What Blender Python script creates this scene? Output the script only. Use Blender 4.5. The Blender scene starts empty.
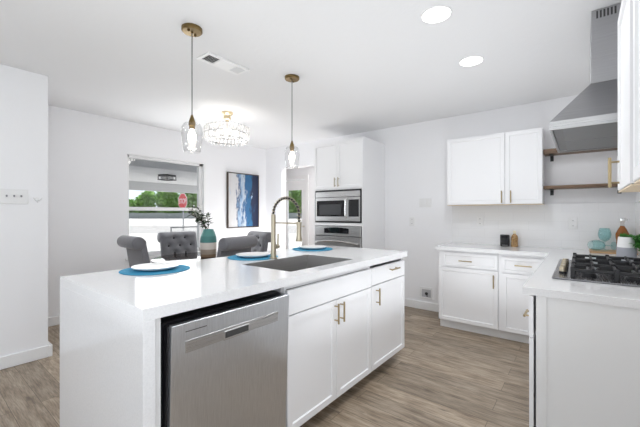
import bpy, bmesh, math, random
from mathutils import Vector, Matrix
random.seed(7)
PI = math.pi
scene = bpy.context.scene
COL = scene.collection

# ------------------------------------------------------------------ camera
cam_data = bpy.data.cameras.new('camera')
cam_data.sensor_width = 36.0
cam_data.lens = 331.18 / 640 * 36.0
cam_data.clip_start = 0.02
cam_data.clip_end = 300
cam = bpy.data.objects.new('camera', cam_data)
COL.objects.link(cam)
cam.location = (0, 0, 1.2843)
cam.rotation_euler = (PI / 2, 0, 0.6662 - PI / 2)
scene.camera = cam

# ------------------------------------------------------------------ sky, sun, large lights, exposure
world = bpy.data.worlds.new('sky')
scene.world = world
world.use_nodes = True
wn = world.node_tree.nodes
sky = wn.new('ShaderNodeTexSky')
sky.sky_type = 'HOSEK_WILKIE'
sky.turbidity = 3.0
sky.sun_direction = Vector((0.3, 0.4, 0.85)).normalized()
wn['Background'].inputs['Strength'].default_value = 4.2
hs = wn.new('ShaderNodeHueSaturation'); hs.inputs['Saturation'].default_value = 0.45
world.node_tree.links.new(sky.outputs['Color'], hs.inputs['Color'])
world.node_tree.links.new(hs.outputs['Color'], wn['Background'].inputs['Color'])


def lamp(name, kind, loc, energy, color=(1, 1, 1), rot=(0, 0, 0), **kw):
    d = bpy.data.lights.new(name, kind)
    d.energy = energy
    d.color = color
    for k, v in kw.items():
        setattr(d, k, v)
    o = bpy.data.objects.new(name, d)
    COL.objects.link(o)
    o.location = loc
    o.rotation_euler = rot
    return o


sun = lamp('sun', 'SUN', (0, -5, 20), 10.0, (1.0, 0.96, 0.9), angle=0.02)
sun.rotation_euler = Vector((-0.3, -0.4, -0.85)).to_track_quat('-Z', 'Y').to_euler()
# fixtureless fill lamps added to brighten the ceiling: behind camera, aisle, dining corner
lamp('added_ceiling_fill', 'AREA', (-0.4, 0.9, 0.95), 12, (0.92, 0.96, 1.0), (PI, math.radians(8), 0), shape='RECTANGLE', size=1.2, size_y=1.4)
lamp('added_ceiling_fill', 'AREA', (2.4, 0.72, 0.25), 9, (0.92, 0.96, 1.0), (PI, math.radians(6), 0), shape='RECTANGLE', size=2.0, size_y=0.6, spread=math.radians(132))
lamp('added_ceiling_fill', 'AREA', (3.75, 4.05, 0.40), 14, (0.98, 0.985, 1.0), (PI, 0, 0), shape='RECTANGLE', size=0.7, size_y=0.7)
# fill lamps added at invented rear and front windows; dining lamp boosts its daylight
lamp('added_rear_fill', 'AREA', (-1.93, 1.75, 1.45), 4, (0.92, 0.96, 1.0), (PI / 2, 0, -PI / 2), shape='RECTANGLE', size=2.9, size_y=1.9)
lamp('added_front_fill', 'AREA', (-0.30, -0.35, 1.45), 16, (0.92, 0.96, 1.0), (PI / 2, 0, 0), shape='RECTANGLE', size=1.7, size_y=1.6)
lamp('daylight_dining_window', 'AREA', (2.45, 4.70, 1.40), 14, (0.95, 0.98, 1.0), (-PI / 2, 0, 0), shape='RECTANGLE', size=0.95, size_y=1.2)
lamp('added_hall_fill', 'AREA', (5.0, 3.4, 2.45), 24, (1, 0.98, 0.96), (0, 0, 0), shape='DISK', size=0.5)  # unseen lamp without a fixture, added to brighten the hall
scene.view_settings.view_transform = 'Standard'
scene.view_settings.look = 'None'
scene.view_settings.gamma = 1.0
scene.view_settings.use_curve_mapping = False
scene.view_settings.exposure = 0.27
scene.cycles.max_bounces = 14
scene.cycles.diffuse_bounces = 7
scene.cycles.transparent_max_bounces = 16


# ------------------------------------------------------------------ materials
def mat(name, color=(0.8, 0.8, 0.8), rough=0.5, metal=0.0, **kw):
    m = bpy.data.materials.new(name)
    m.use_nodes = True
    b = m.node_tree.nodes['Principled BSDF']
    b.inputs['Base Color'].default_value = (*color, 1)
    b.inputs['Roughness'].default_value = rough
    b.inputs['Metallic'].default_value = metal
    for k, v in kw.items():
        b.inputs[k].default_value = v
    return m


def nodes(m):
    return m.node_tree.nodes, m.node_tree.links, m.node_tree.nodes['Principled BSDF']


def coord(m, scale=(1, 1, 1), rot=(0, 0, 0), kind='Object'):
    n, l, b = nodes(m)
    tc = n.new('ShaderNodeTexCoord')
    mp = n.new('ShaderNodeMapping')
    mp.inputs['Scale'].default_value = scale
    mp.inputs['Rotation'].default_value = rot
    l.new(tc.outputs[kind], mp.inputs['Vector'])
    return mp.outputs['Vector']


def noise(m, vec, scale, detail=4, rough=0.55):
    n, l, b = nodes(m)
    t = n.new('ShaderNodeTexNoise')
    t.inputs['Scale'].default_value = scale
    t.inputs['Detail'].default_value = detail
    t.inputs['Roughness'].default_value = rough
    l.new(vec, t.inputs['Vector'])
    return t.outputs['Fac']


def ramp(m, fac, stops, interp='LINEAR'):
    n, l, b = nodes(m)
    r = n.new('ShaderNodeValToRGB')
    r.color_ramp.interpolation = interp
    e = r.color_ramp.elements
    while len(e) < len(stops):
        e.new(0.5)
    for el, (p, c) in zip(e, stops):
        el.position = p
        el.color = (*c, 1)
    l.new(fac, r.inputs['Fac'])
    return r.outputs['Color']


def bump(m, height, strength=0.2, dist=0.01):
    n, l, b = nodes(m)
    bp = n.new('ShaderNodeBump')
    bp.inputs['Strength'].default_value = strength
    bp.inputs['Distance'].default_value = dist
    l.new(height, bp.inputs['Height'])
    l.new(bp.outputs['Normal'], b.inputs['Normal'])


def setc(m, out, sock='Base Color'):
    n, l, b = nodes(m)
    l.new(out, b.inputs[sock])


def mixc(m, a, b_, fac, mode='MIX'):
    n, l, b = nodes(m)
    x = n.new('ShaderNodeMix')
    x.data_type = 'RGBA'
    x.blend_type = mode
    for s, v in ((6, a), (7, b_)):
        if isinstance(v, tuple):
            x.inputs[s].default_value = (*v, 1)
        else:
            l.new(v, x.inputs[s])
    if isinstance(fac, (int, float)):
        x.inputs[0].default_value = fac
    else:
        l.new(fac, x.inputs[0])
    return x.outputs[2]


M = {}


def paint(name, color, scale=60, strength=0.12, rough=0.75):
    m = mat(name, color, rough)
    v = coord(m)
    bump(m, noise(m, v, scale, 4), strength, 0.006)
    return m


M['wall'] = paint('wall_paint', (0.87, 0.87, 0.885), 45, 0.12)
M['ceiling'] = paint('ceiling_paint', (0.80, 0.80, 0.805), 28, 0.25)
M['trim'] = mat('trim_white', (0.84, 0.84, 0.84), 0.4)
M['cab'] = mat('cabinet_white', (0.85, 0.85, 0.86), 0.38)
M['cabpanel'] = mat('cabinet_end_white', (0.78, 0.78, 0.775), 0.45)
M['cabin'] = mat('cabinet_shadow_gap', (0.35, 0.34, 0.33), 0.8)
M['toe'] = mat('toe_kick', (0.80, 0.80, 0.80), 0.5)
M['maple'] = mat('maple_edge', (0.75, 0.62, 0.45), 0.5)
M['gold'] = mat('brushed_gold', (0.41, 0.325, 0.19), 0.34, 1.0)
M['brass'] = mat('antique_brass', (0.21, 0.145, 0.062), 0.34, 1.0)
M['nickel'] = mat('champagne_nickel', (0.46, 0.405, 0.305), 0.32, 1.0)
M['chrome'] = mat('chrome', (0.8, 0.8, 0.8), 0.12, 1.0)
M['black'] = mat('black_plastic', (0.012, 0.012, 0.014), 0.35)
M['iron'] = mat('cast_iron', (0.018, 0.018, 0.02), 0.5)
M['blackglass'] = mat('black_glass', (0.008, 0.008, 0.010), 0.06)
M['spring'] = mat('spring_black', (0.02, 0.02, 0.02), 0.3, 0.6)
M['plate'] = mat('white_ceramic', (0.78, 0.78, 0.78), 0.3)
M['plastic'] = mat('white_plastic', (0.80, 0.80, 0.80), 0.35)
M['slot'] = mat('dark_slot', (0.05, 0.05, 0.05), 0.6)
M['pipe'] = mat('grey_valve', (0.25, 0.25, 0.27), 0.4, 0.4)

# quartz
m = mat('quartz', (0.86, 0.86, 0.86), 0.10)
v = coord(m)
setc(m, ramp(m, noise(m, v, 160, 3, 0.7), [(0.3, (0.74, 0.74, 0.745)), (0.6, (0.80, 0.80, 0.805))]))
M['quartz'] = m

# brushed steel
def steel(name, base, sc, rough=0.3):
    m = mat(name, base, rough, 1.0)
    v = coord(m, sc)
    f = noise(m, v, 1.0, 3, 0.6)
    n, l, b = nodes(m)
    setc(m, ramp(m, f, [(0.3, tuple(c * 0.9 for c in base)), (0.7, tuple(min(1, c * 1.08) for c in base))]))
    mr = n.new('ShaderNodeMapRange')
    mr.inputs['To Min'].default_value = rough - 0.06
    mr.inputs['To Max'].default_value = rough + 0.08
    l.new(f, mr.inputs['Value'])
    l.new(mr.outputs['Result'], b.inputs['Roughness'])
    return m


M['steel'] = steel('brushed_steel', (0.66, 0.685, 0.72), (400, 400, 3), 0.33)
M['steelh'] = steel('brushed_steel_horizontal', (0.56, 0.56, 0.56), (3, 3, 400), 0.28)
M['hood'] = steel('hood_steel', (0.42, 0.42, 0.43), (300, 3, 300), 0.34)
M['sink'] = steel('sink_steel', (0.52, 0.51, 0.50), (3, 200, 200), 0.38)
M['filter'] = steel('filter_mesh', (0.26, 0.26, 0.26), (250, 250, 250), 0.45)

# plank floor
m = mat('plank_floor', (0.3, 0.25, 0.2), 0.42)
n, l, b = nodes(m)
v = coord(m, (1, 1, 1), (0, 0, PI / 2))
br = n.new('ShaderNodeTexBrick')
br.offset = 0.37
br.inputs['Color1'].default_value = (0.0, 0.0, 0.0, 1)
br.inputs['Color2'].default_value = (1, 1, 1, 1)
br.inputs['Mortar'].default_value = (0.5, 0.5, 0.5, 1)
br.inputs['Scale'].default_value = 1.0
br.inputs['Mortar Size'].default_value = 0.0015
br.inputs['Brick Width'].default_value = 1.22
br.inputs['Row Height'].default_value = 0.15
l.new(v, br.inputs['Vector'])
tc = n.new('ShaderNodeTexCoord')
add = n.new('ShaderNodeVectorMath'); add.operation = 'MULTIPLY_ADD'
l.new(br.outputs['Color'], add.inputs[0])
add.inputs[1].default_value = (3.7, 11.3, 0)
l.new(tc.outputs['Object'], add.inputs[2])
mp = n.new('ShaderNodeMapping')
mp.inputs['Scale'].default_value = (26, 3.0, 1)
l.new(add.outputs[0], mp.inputs['Vector'])
g1 = noise(m, mp.outputs['Vector'], 1.0, 6, 0.62)
mp2 = n.new('ShaderNodeMapping')
mp2.inputs['Scale'].default_value = (150, 10, 1)
l.new(add.outputs[0], mp2.inputs['Vector'])
g2 = noise(m, mp2.outputs['Vector'], 1.0, 3, 0.6)
base = ramp(m, g1, [(0.27, (0.13, 0.092, 0.060)), (0.42, (0.285, 0.222, 0.160)), (0.55, (0.39, 0.315, 0.236)), (0.75, (0.50, 0.42, 0.33))])
fine = ramp(m, g2, [(0.32, (0.55, 0.54, 0.53)), (0.60, (1.10, 1.09, 1.08))])
c1 = mixc(m, base, fine, 0.8, 'MULTIPLY')
tone = ramp(m, br.outputs['Color'], [(0.0, (0.80, 0.80, 0.80)), (1.0, (1.12, 1.11, 1.10))])
c2 = mixc(m, c1, tone, 1.0, 'MULTIPLY')
mp3 = n.new('ShaderNodeMapping'); mp3.inputs['Scale'].default_value = (17, 4.2, 1); mp3.inputs['Location'].default_value = (5, 3, 0)
l.new(add.outputs[0], mp3.inputs['Vector'])
kn = ramp(m, noise(m, mp3.outputs['Vector'], 1.0, 2, 0.5), [(0.66, (0, 0, 0)), (0.76, (0.75, 0.75, 0.75))])
c2 = mixc(m, c2, (0.085, 0.062, 0.043), kn)
c3 = mixc(m, c2, (0.10, 0.075, 0.05), br.outputs['Fac'])
setc(m, c3)
bump(m, g2, 0.08, 0.002)
M['floor'] = m

# subway tile
m = mat('subway_tile', (0.82, 0.82, 0.82), 0.18)
n, l, b = nodes(m)
v = coord(m, (1, 1, 1), (0, PI / 2, PI / 2))
tc = n.new('ShaderNodeTexCoord')
sx = n.new('ShaderNodeSeparateXYZ'); cx = n.new('ShaderNodeCombineXYZ')
l.new(tc.outputs['Object'], sx.inputs[0])
ad = n.new('ShaderNodeMath'); ad.operation = 'ADD'
l.new(sx.outputs['X'], ad.inputs[0]); l.new(sx.outputs['Y'], ad.inputs[1])
l.new(ad.outputs[0], cx.inputs['X']); l.new(sx.outputs['Z'], cx.inputs['Y'])
br = n.new('ShaderNodeTexBrick')
br.inputs['Color1'].default_value = (0.82, 0.82, 0.825, 1)
br.inputs['Color2'].default_value = (0.80, 0.80, 0.81, 1)
br.inputs['Mortar'].default_value = (0.765, 0.765, 0.77, 1)
br.inputs['Scale'].default_value = 1.0
br.inputs['Mortar Size'].default_value = 0.002
br.inputs['Brick Width'].default_value = 0.30
br.inputs['Row Height'].default_value = 0.10
l.new(cx.outputs[0], br.inputs['Vector'])
setc(m, br.outputs['Color'])
M['tile'] = m

# upholstery
m = mat('grey_upholstery', (0.16, 0.16, 0.175), 0.85)
v = coord(m)
setc(m, ramp(m, noise(m, v, 240, 2), [(0.3, (0.125, 0.125, 0.14)), (0.7, (0.20, 0.20, 0.215))]))
nodes(m)[2].inputs['Sheen Weight'].default_value = 0.35
M['cloth'] = m
M['button'] = mat('button_cloth', (0.06, 0.06, 0.068), 0.8)
M['darkwood'] = mat('dark_wood', (0.035, 0.024, 0.018), 0.10)
M['legwood'] = mat('espresso_leg', (0.05, 0.03, 0.02), 0.4)

# woven placemat
m = mat('blue_woven', (0.02, 0.24, 0.42), 0.8)
v = coord(m)
n, l, b = nodes(m)
w = n.new('ShaderNodeTexWave'); w.wave_type = 'RINGS'; w.rings_direction = 'Z'
w.inputs['Scale'].default_value = 45; w.inputs['Distortion'].default_value = 0.6
l.new(v, w.inputs['Vector'])
setc(m, ramp(m, w.outputs['Fac'], [(0.2, (0.015, 0.20, 0.36)), (0.8, (0.04, 0.33, 0.54))]))
bump(m, w.outputs['Fac'], 0.4, 0.002)
M['mat'] = m

# woods
def wood(name, c0, c1, sc, rough=0.5):
    m = mat(name, c1, rough)
    setc(m, ramp(m, noise(m, coord(m, sc), 1.0, 5, 0.6), [(0.3, c0), (0.7, c1)]))
    return m


M['shelf'] = wood('shelf_oak', (0.11, 0.065, 0.036), (0.21, 0.13, 0.075), (40, 3, 40))
M['board'] = wood('board_wood', (0.40, 0.24, 0.12), (0.58, 0.38, 0.21), (40, 4, 10))

# thin clear glass
def thin_glass(name, tint=(1, 1, 1), rough=0.02, ior=1.45, gain=1.0):
    m = bpy.data.materials.new(name)
    m.use_nodes = True
    n, l = m.node_tree.nodes, m.node_tree.links
    n.remove(n['Principled BSDF'])
    t = n.new('ShaderNodeBsdfTransparent'); t.inputs['Color'].default_value = (*tint, 1)
    g = n.new('ShaderNodeBsdfGlossy'); g.inputs['Roughness'].default_value = rough
    lw = n.new('ShaderNodeLayerWeight'); lw.inputs['Blend'].default_value = 0.5
    pw = n.new('ShaderNodeMath'); pw.operation = 'POWER'; pw.inputs[1].default_value = 4.0
    mu = n.new('ShaderNodeMath'); mu.operation = 'MULTIPLY_ADD'; mu.inputs[1].default_value = min(0.9, 0.55 * gain); mu.inputs[2].default_value = 0.04 * gain
    mu.use_clamp = True
    mx = n.new('ShaderNodeMixShader')
    l.new(lw.outputs['Facing'], pw.inputs[0]); l.new(pw.outputs[0], mu.inputs[0]); l.new(mu.outputs[0], mx.inputs[0])
    l.new(t.outputs[0], mx.inputs[1]); l.new(g.outputs[0], mx.inputs[2])
    l.new(mx.outputs[0], n['Material Output'].inputs['Surface'])
    return m


M['pane'] = thin_glass('window_glass', (0.97, 0.98, 0.98), 0.0, 1.45)
M['shade'] = thin_glass('clear_shade_glass', (0.97, 0.97, 0.97), 0.05, 1.5, 1.1)
M['crystal'] = thin_glass('crystal', (0.95, 0.95, 0.95), 0.10, 1.6, 2.0)
n, l = M['crystal'].node_tree.nodes, M['crystal'].node_tree.links
tr = n.new('ShaderNodeBsdfTranslucent'); tr.inputs['Color'].default_value = (0.95, 0.94, 0.92, 1)
df = n.new('ShaderNodeBsdfDiffuse'); df.inputs['Color'].default_value = (0.93, 0.93, 0.93, 1)
m1 = n.new('ShaderNodeMixShader'); m1.inputs[0].default_value = 0.5
m2 = n.new('ShaderNodeMixShader'); m2.inputs[0].default_value = 0.30
l.new(tr.outputs[0], m1.inputs[1]); l.new(df.outputs[0], m1.inputs[2])
l.new(n['Mix Shader'].outputs[0], m2.inputs[1]); l.new(m1.outputs[0], m2.inputs[2]); l.new(m2.outputs[0], n['Material Output'].inputs['Surface'])
M['teal'] = thin_glass('teal_glass', (0.83, 0.945, 0.95), 0.08, 1.5, 1.3)
M['amberglass'] = thin_glass('clear_bottle_glass', (0.9, 0.88, 0.85), 0.05, 1.5)
M['amber'] = mat('amber_liquid', (0.27, 0.095, 0.022), 0.15)


def emit(name, color, s):
    m = bpy.data.materials.new(name)
    m.use_nodes = True
    n, l = m.node_tree.nodes, m.node_tree.links
    n.remove(n['Principled BSDF'])
    e = n.new('ShaderNodeEmission')
    e.inputs['Color'].default_value = (*color, 1)
    e.inputs['Strength'].default_value = s
    l.new(e.outputs[0], n['Material Output'].inputs['Surface'])
    return m


M['bulb'] = emit('lit_bulb', (1.0, 0.93, 0.82), 9.0)
M['led'] = emit('lit_led', (1.0, 0.98, 0.95), 6.0)
M['candle'] = emit('lit_candle_bulb', (1.0, 0.94, 0.85), 9.0)

# vase, in bands along its height
m = mat('banded_vase', (0.5, 0.5, 0.5), 0.45)
n, l, b = nodes(m)
tc = n.new('ShaderNodeTexCoord'); sx = n.new('ShaderNodeSeparateXYZ')
l.new(tc.outputs['Object'], sx.inputs[0])
mr = n.new('ShaderNodeMapRange'); mr.inputs['From Max'].default_value = 0.34
l.new(sx.outputs['Z'], mr.inputs['Value'])
setc(m, ramp(m, mr.outputs[0], [(0.0, (0.30, 0.20, 0.13)), (0.10, (0.42, 0.34, 0.27)), (0.28, (0.72, 0.66, 0.60)), (0.52, (0.065, 0.22, 0.21)), (0.75, (0.09, 0.28, 0.26))], 'CONSTANT'))
bump(m, noise(m, coord(m, (30, 30, 120)), 1.0, 3), 0.3, 0.004)
M['vase'] = m

# abstract painting
m = mat('abstract_canvas', (0.2, 0.3, 0.5), 0.6)
n, l, b = nodes(m)
tc = n.new('ShaderNodeTexCoord'); sx = n.new('ShaderNodeSeparateXYZ')
l.new(tc.outputs['Object'], sx.inputs[0])
big = noise(m, coord(m, (8, 1, 2.2)), 1.0, 6, 0.7)
mr = n.new('ShaderNodeMapRange')
mr.inputs['From Min'].default_value = -0.33; mr.inputs['From Max'].default_value = 0.33
l.new(sx.outputs['X'], mr.inputs['Value'])
a1 = n.new('ShaderNodeMath'); a1.operation = 'MULTIPLY_ADD'
l.new(big, a1.inputs[0]); a1.inputs[1].default_value = 0.75
a2 = n.new('ShaderNodeMath'); a2.operation = 'MULTIPLY'; a2.inputs[1].default_value = 0.75
l.new(mr.outputs[0], a2.inputs[0]); l.new(a2.outputs[0], a1.inputs[2])
colr = ramp(m, a1.outputs[0], [(0.30, (0.55, 0.54, 0.53)), (0.55, (0.62, 0.62, 0.63)), (0.60, (0.03, 0.07, 0.16)), (0.66, (0.25, 0.38, 0.55)), (0.74, (0.50, 0.56, 0.62)), (0.80, (0.02, 0.10, 0.24)), (0.90, (0.02, 0.13, 0.28)), (1.0, (0.012, 0.02, 0.06))])
spots = noise(m, coord(m, (9, 1, 4)), 1.0, 6, 0.7)
mask = ramp(m, spots, [(0.62, (0, 0, 0)), (0.70, (1, 1, 1))])
setc(m, mixc(m, colr, (0.42, 0.55, 0.70), mask))
M['canvas'] = m

# outside
m = mat('leaf_green', (0.08, 0.2, 0.03), 0.6)
v = coord(m)
setc(m, ramp(m, noise(m, v, 1.1, 4, 0.7), [(0.3, (0.13, 0.27, 0.05)), (0.55, (0.32, 0.54, 0.12)), (0.75, (0.52, 0.70, 0.25))]))
M['leaf'] = m
M['bark'] = mat('bark', (0.10, 0.07, 0.05), 0.9)
m = mat('concrete_drive', (0.62, 0.61, 0.60), 0.9)
setc(m, ramp(m, noise(m, coord(m), 0.8, 5), [(0.3, (0.28, 0.28, 0.285)), (0.7, (0.36, 0.36, 0.365))]))
M['concrete'] = m
M['road'] = mat('pale_asphalt', (0.20, 0.20, 0.205), 0.9)
M['grassland'] = mat('grass', (0.12, 0.2, 0.05), 0.9)
M['carport'] = mat('carport_white', (0.88, 0.88, 0.88), 0.7)
M['beam'] = mat('carport_beam_grey', (0.72, 0.72, 0.72), 0.7)
M['fence'] = mat('grey_fence', (0.33, 0.35, 0.33), 0.8)
M['signred'] = mat('sign_red', (0.62, 0.03, 0.03), 0.4)
M['signwhite'] = mat('sign_white', (0.85, 0.85, 0.85), 0.4)
M['galv'] = mat('galvanised_steel', (0.45, 0.45, 0.46), 0.5, 0.3)
M['herb'] = mat('herb_green', (0.05, 0.22, 0.03), 0.5)
M['sage'] = mat('dark_leaf', (0.05, 0.09, 0.045), 0.6)
M['petal'] = mat('pale_petal', (0.72, 0.72, 0.66), 0.6)
m = mat('two_tone_pot', (0.8, 0.8, 0.8), 0.5)
n, l, b = nodes(m)
tc = n.new('ShaderNodeTexCoord'); sx = n.new('ShaderNodeSeparateXYZ')
l.new(tc.outputs['Object'], sx.inputs[0])
setc(m, ramp(m, sx.outputs['Z'], [(0.0, (0.36, 0.37, 0.41)), (0.095, (0.80, 0.80, 0.80))], 'CONSTANT'))
M['pot'] = m
m = mat('patterned_amber_bottle', (0.3, 0.17, 0.06), 0.25)
setc(m, ramp(m, noise(m, coord(m), 70, 2), [(0.4, (0.22, 0.11, 0.035)), (0.6, (0.46, 0.29, 0.12))]))
M['amberpat'] = m


# ------------------------------------------------------------------ mesh helpers
class MB:
    def __init__(self):
        self.bm = bmesh.new()

    def box(self, x0, x1, y0, y1, z0, z1, bev=0.0, seg=1, xf=None):
        r = bmesh.ops.create_cube(self.bm, size=1.0)
        vs = r['verts']
        for v in vs:
            v.co = Vector(((x0 + x1) / 2 + v.co.x * (x1 - x0), (y0 + y1) / 2 + v.co.y * (y1 - y0), (z0 + z1) / 2 + v.co.z * (z1 - z0)))
        if bev > 0:
            es = list({e for v in vs for e in v.link_edges})
            g = bmesh.ops.bevel(self.bm, geom=vs + es, offset=bev, segments=seg, affect='EDGES', profile=0.5)
            vs = list({v for f in g['faces'] for v in f.verts} | {v for v in vs if v.is_valid})
        if xf is not None:
            bmesh.ops.transform(self.bm, matrix=xf, verts=vs)
        return vs

    def lathe(self, prof, c=(0, 0, 0), n=24, caps=True, xf=None):
        rings = []
        allv = []
        for r, z in prof:
            ring = [self.bm.verts.new((c[0] + r * math.cos(2 * PI * i / n), c[1] + r * math.sin(2 * PI * i / n), c[2] + z)) for i in range(n)]
            rings.append(ring)
            allv += ring
        for a, b_ in zip(rings, rings[1:]):
            for i in range(n):
                j = (i + 1) % n
                self.bm.faces.new((a[i], a[j], b_[j], b_[i]))
        if caps:
            self.bm.faces.new(rings[0][::-1])
            self.bm.faces.new(rings[-1])
        if xf is not None:
            bmesh.ops.transform(self.bm, matrix=xf, verts=allv)
        return allv

    def tube(self, pts, r, n=8, caps=True):
        pts = [Vector(p) for p in pts]
        rr = r if isinstance(r, (list, tuple)) else [r] * len(pts)
        t0 = (pts[1] - pts[0]).normalized()
        up = Vector((0, 0, 1)) if abs(t0.z) < 0.9 else Vector((1, 0, 0))
        nrm = t0.cross(up).normalized()
        rings = []
        for i, p in enumerate(pts):
            if i == 0:
                t = pts[1] - pts[0]
            elif i == len(pts) - 1:
                t = pts[-1] - pts[-2]
            else:
                t = pts[i + 1] - pts[i - 1]
            t.normalize()
            nrm = (nrm - t * nrm.dot(t)).normalized()
            bi = t.cross(nrm)
            rings.append([self.bm.verts.new(p + (nrm * math.cos(2 * PI * k / n) + bi * math.sin(2 * PI * k / n)) * rr[i]) for k in range(n)])
        for a, b_ in zip(rings, rings[1:]):
            for k in range(n):
                j = (k + 1) % n
                self.bm.faces.new((a[k], a[j], b_[j], b_[k]))
        if caps:
            self.bm.faces.new(rings[0][::-1])
            self.bm.faces.new(rings[-1])

    def prism(self, poly, axis, a0, a1, bev=0.0, seg=2):
        """poly: 2D outline; axis 'x': poly is (y,z); 'y': (x,z); 'z': (x,y)"""
        def mk(p, a):
            return {'x': (a, p[0], p[1]), 'y': (p[0], a, p[1]), 'z': (p[0], p[1], a)}[axis]
        A = [self.bm.verts.new(mk(p, a0)) for p in poly]
        B = [self.bm.verts.new(mk(p, a1)) for p in poly]
        fs = [self.bm.faces.new(A), self.bm.faces.new(B)]
        k = len(poly)
        for i in range(k):
            fs.append(self.bm.faces.new((A[i], A[(i + 1) % k], B[(i + 1) % k], B[i])))
        bmesh.ops.recalc_face_normals(self.bm, faces=fs)
        if bev:
            es = [e for e in fs[0].edges] + [e for e in fs[1].edges]
            bmesh.ops.bevel(self.bm, geom=es, offset=bev, segments=seg, affect='EDGES', profile=0.5)

    def quad(self, pts):
        self.bm.faces.new([self.bm.verts.new(p) for p in pts])

    def build(self, name, material, parent=None, smooth=False, loc=None, sub=0):
        bmesh.ops.recalc_face_normals(self.bm, faces=self.bm.faces)
        me = bpy.data.meshes.new(name)
        self.bm.to_mesh(me)
        self.bm.free()
        me.materials.append(material)
        if smooth:
            for p in me.polygons:
                p.use_smooth = True
            if smooth != 'full':
                try:
                    me.set_sharp_from_angle(angle=math.radians(40))
                except Exception:
                    pass
        o = bpy.data.objects.new(name, me)
        COL.objects.link(o)
        if parent is not None:
            o.parent = parent
        if loc is not None:
            o.location = loc
        if sub:
            s = o.modifiers.new('smooth', 'SUBSURF')
            s.levels = sub
            s.render_levels = sub
        return o


def tag(o, label, cat, group=None):
    o['label'] = label
    o['category'] = cat
    if group:
        o['group'] = group
    return o


def thing(name, loc, label, cat, rotz=0.0, group=None):
    o = bpy.data.objects.new(name, None)
    o.empty_display_size = 0.1
    COL.objects.link(o)
    o.location = loc
    o.rotation_euler = (0, 0, rotz)
    return tag(o, label, cat, group)


def struct(o):
    o['kind'] = 'structure'
    return o


def copy_tree(o, parent=None):
    c = o.copy()
    COL.objects.link(c)
    if parent is not None:
        c.parent = parent
    for ch in list(o.children):
        copy_tree(ch, c)
    return c


def sbox(name, material, *boxes, bev=0.0):
    b = MB()
    for q in boxes:
        b.box(*q, bev=bev)
    return struct(b.build(name, material))


# ------------------------------------------------------------------ the setting
CZ = 2.516
XW, YW, YF, XB = 4.353, 4.747, -0.42, -2.0     # right wall, window wall, front (stove) wall, wall behind camera
sbox('floor', M['floor'], (-2.12, 4.473, -0.54, 4.867, -0.10, 0.0), (4.473, 5.72, -0.54, 5.87, -0.10, 0.0))
sbox('ceiling', M['ceiling'], (-2.12, 4.473, -0.54, 4.867, CZ, CZ + 0.10), (4.473, 5.72, -0.54, 5.87, CZ, CZ + 0.10))
# window wall, opening x 1.88..3.02, z 0.69..2.075
WX0, WX1, WZ0, WZ1 = 1.885, 3.020, 0.69, 2.075
sbox('wall_window', M['wall'], (0.828, WX0, YW, YW + 0.12, 0, CZ), (WX1, XW + 0.12, YW, YW + 0.12, 0, CZ),
     (WX0, WX1, YW, YW + 0.12, 0, WZ0), (WX0, WX1, YW, YW + 0.12, WZ1, CZ))
sbox('wall_left', M['wall'], (XB, 0.828, 3.756, YW + 0.12, 0, CZ))
# right wall with the opening to the hall behind the oven tower
sbox('wall_right', M['wall'], (XW, XW + 0.12, YF, 3.15, 0, CZ), (XW, XW + 0.12, 3.15, 4.323, 2.112, CZ), (XW, XW + 0.12, 4.323, YW, 0, CZ))
FX0, FX1, FZ0, FZ1 = -1.20, 0.60, 0.60, 2.30
sbox('wall_front', M['wall'], (XB, FX0, YF - 0.12, YF, 0, CZ), (FX1, XW + 0.12, YF - 0.12, YF, 0, CZ), (FX0, FX1, YF - 0.12, YF, 0, FZ0), (FX0, FX1, YF - 0.12, YF, FZ1, CZ))
w = sbox('added_front_window', M['trim'], (FX0, FX0 + 0.06, YF - 0.09, YF - 0.03, FZ0, FZ1), (FX1 - 0.06, FX1, YF - 0.09, YF - 0.03, FZ0, FZ1),  # invented window and opening, added with the fill lamp for the island fronts
         (FX0, FX1, YF - 0.09, YF - 0.03, FZ0, FZ0 + 0.06), (FX0, FX1, YF - 0.09, YF - 0.03, FZ1 - 0.06, FZ1), (-0.33, -0.27, YF - 0.09, YF - 0.03, FZ0, FZ1))
b = MB(); b.box(FX0, FX1, YF - 0.065, YF - 0.06, FZ0, FZ1); b.build('window_pane', M['pane'], w)
BY0, BY1, BZ0, BZ1 = 0.25, 3.25, 0.45, 2.35
sbox('wall_back', M['wall'], (XB - 0.12, XB, YF, BY0, 0, CZ), (XB - 0.12, XB, BY1, YW, 0, CZ),
     (XB - 0.12, XB, BY0, BY1, 0, BZ0), (XB - 0.12, XB, BY0, BY1, BZ1, CZ))
w = sbox('added_rear_window', M['trim'], (XB - 0.09, XB - 0.03, BY0, BY0 + 0.06, BZ0, BZ1), (XB - 0.09, XB - 0.03, BY1 - 0.06, BY1, BZ0, BZ1),  # invented window and opening, added to go with the rear fill lamp
         (XB - 0.09, XB - 0.03, BY0, BY1, BZ0, BZ0 + 0.06), (XB - 0.09, XB - 0.03, BY0, BY1, BZ1 - 0.06, BZ1),
         (XB - 0.09, XB - 0.03, 1.72, 1.78, BZ0, BZ1))
b = MB(); b.box(XB - 0.065, XB - 0.06, BY0, BY1, BZ0, BZ1); b.build('window_pane', M['pane'], w)
# hall
HX = 5.60
sbox('wall_hall', M['wall'], (HX, HX + 0.12, -0.42, 4.80, 0, CZ), (HX, HX + 0.12, 5.50, 5.75, 0, CZ), (HX, HX + 0.12, 4.80, 5.50, 2.06, CZ),
     (XW + 0.12, HX, 5.75, 5.87, 0, CZ), (XW, XW + 0.12, YW + 0.12, 5.87, 0, CZ), (XW + 0.12, HX, -0.54, -0.42, 0, CZ))
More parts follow.
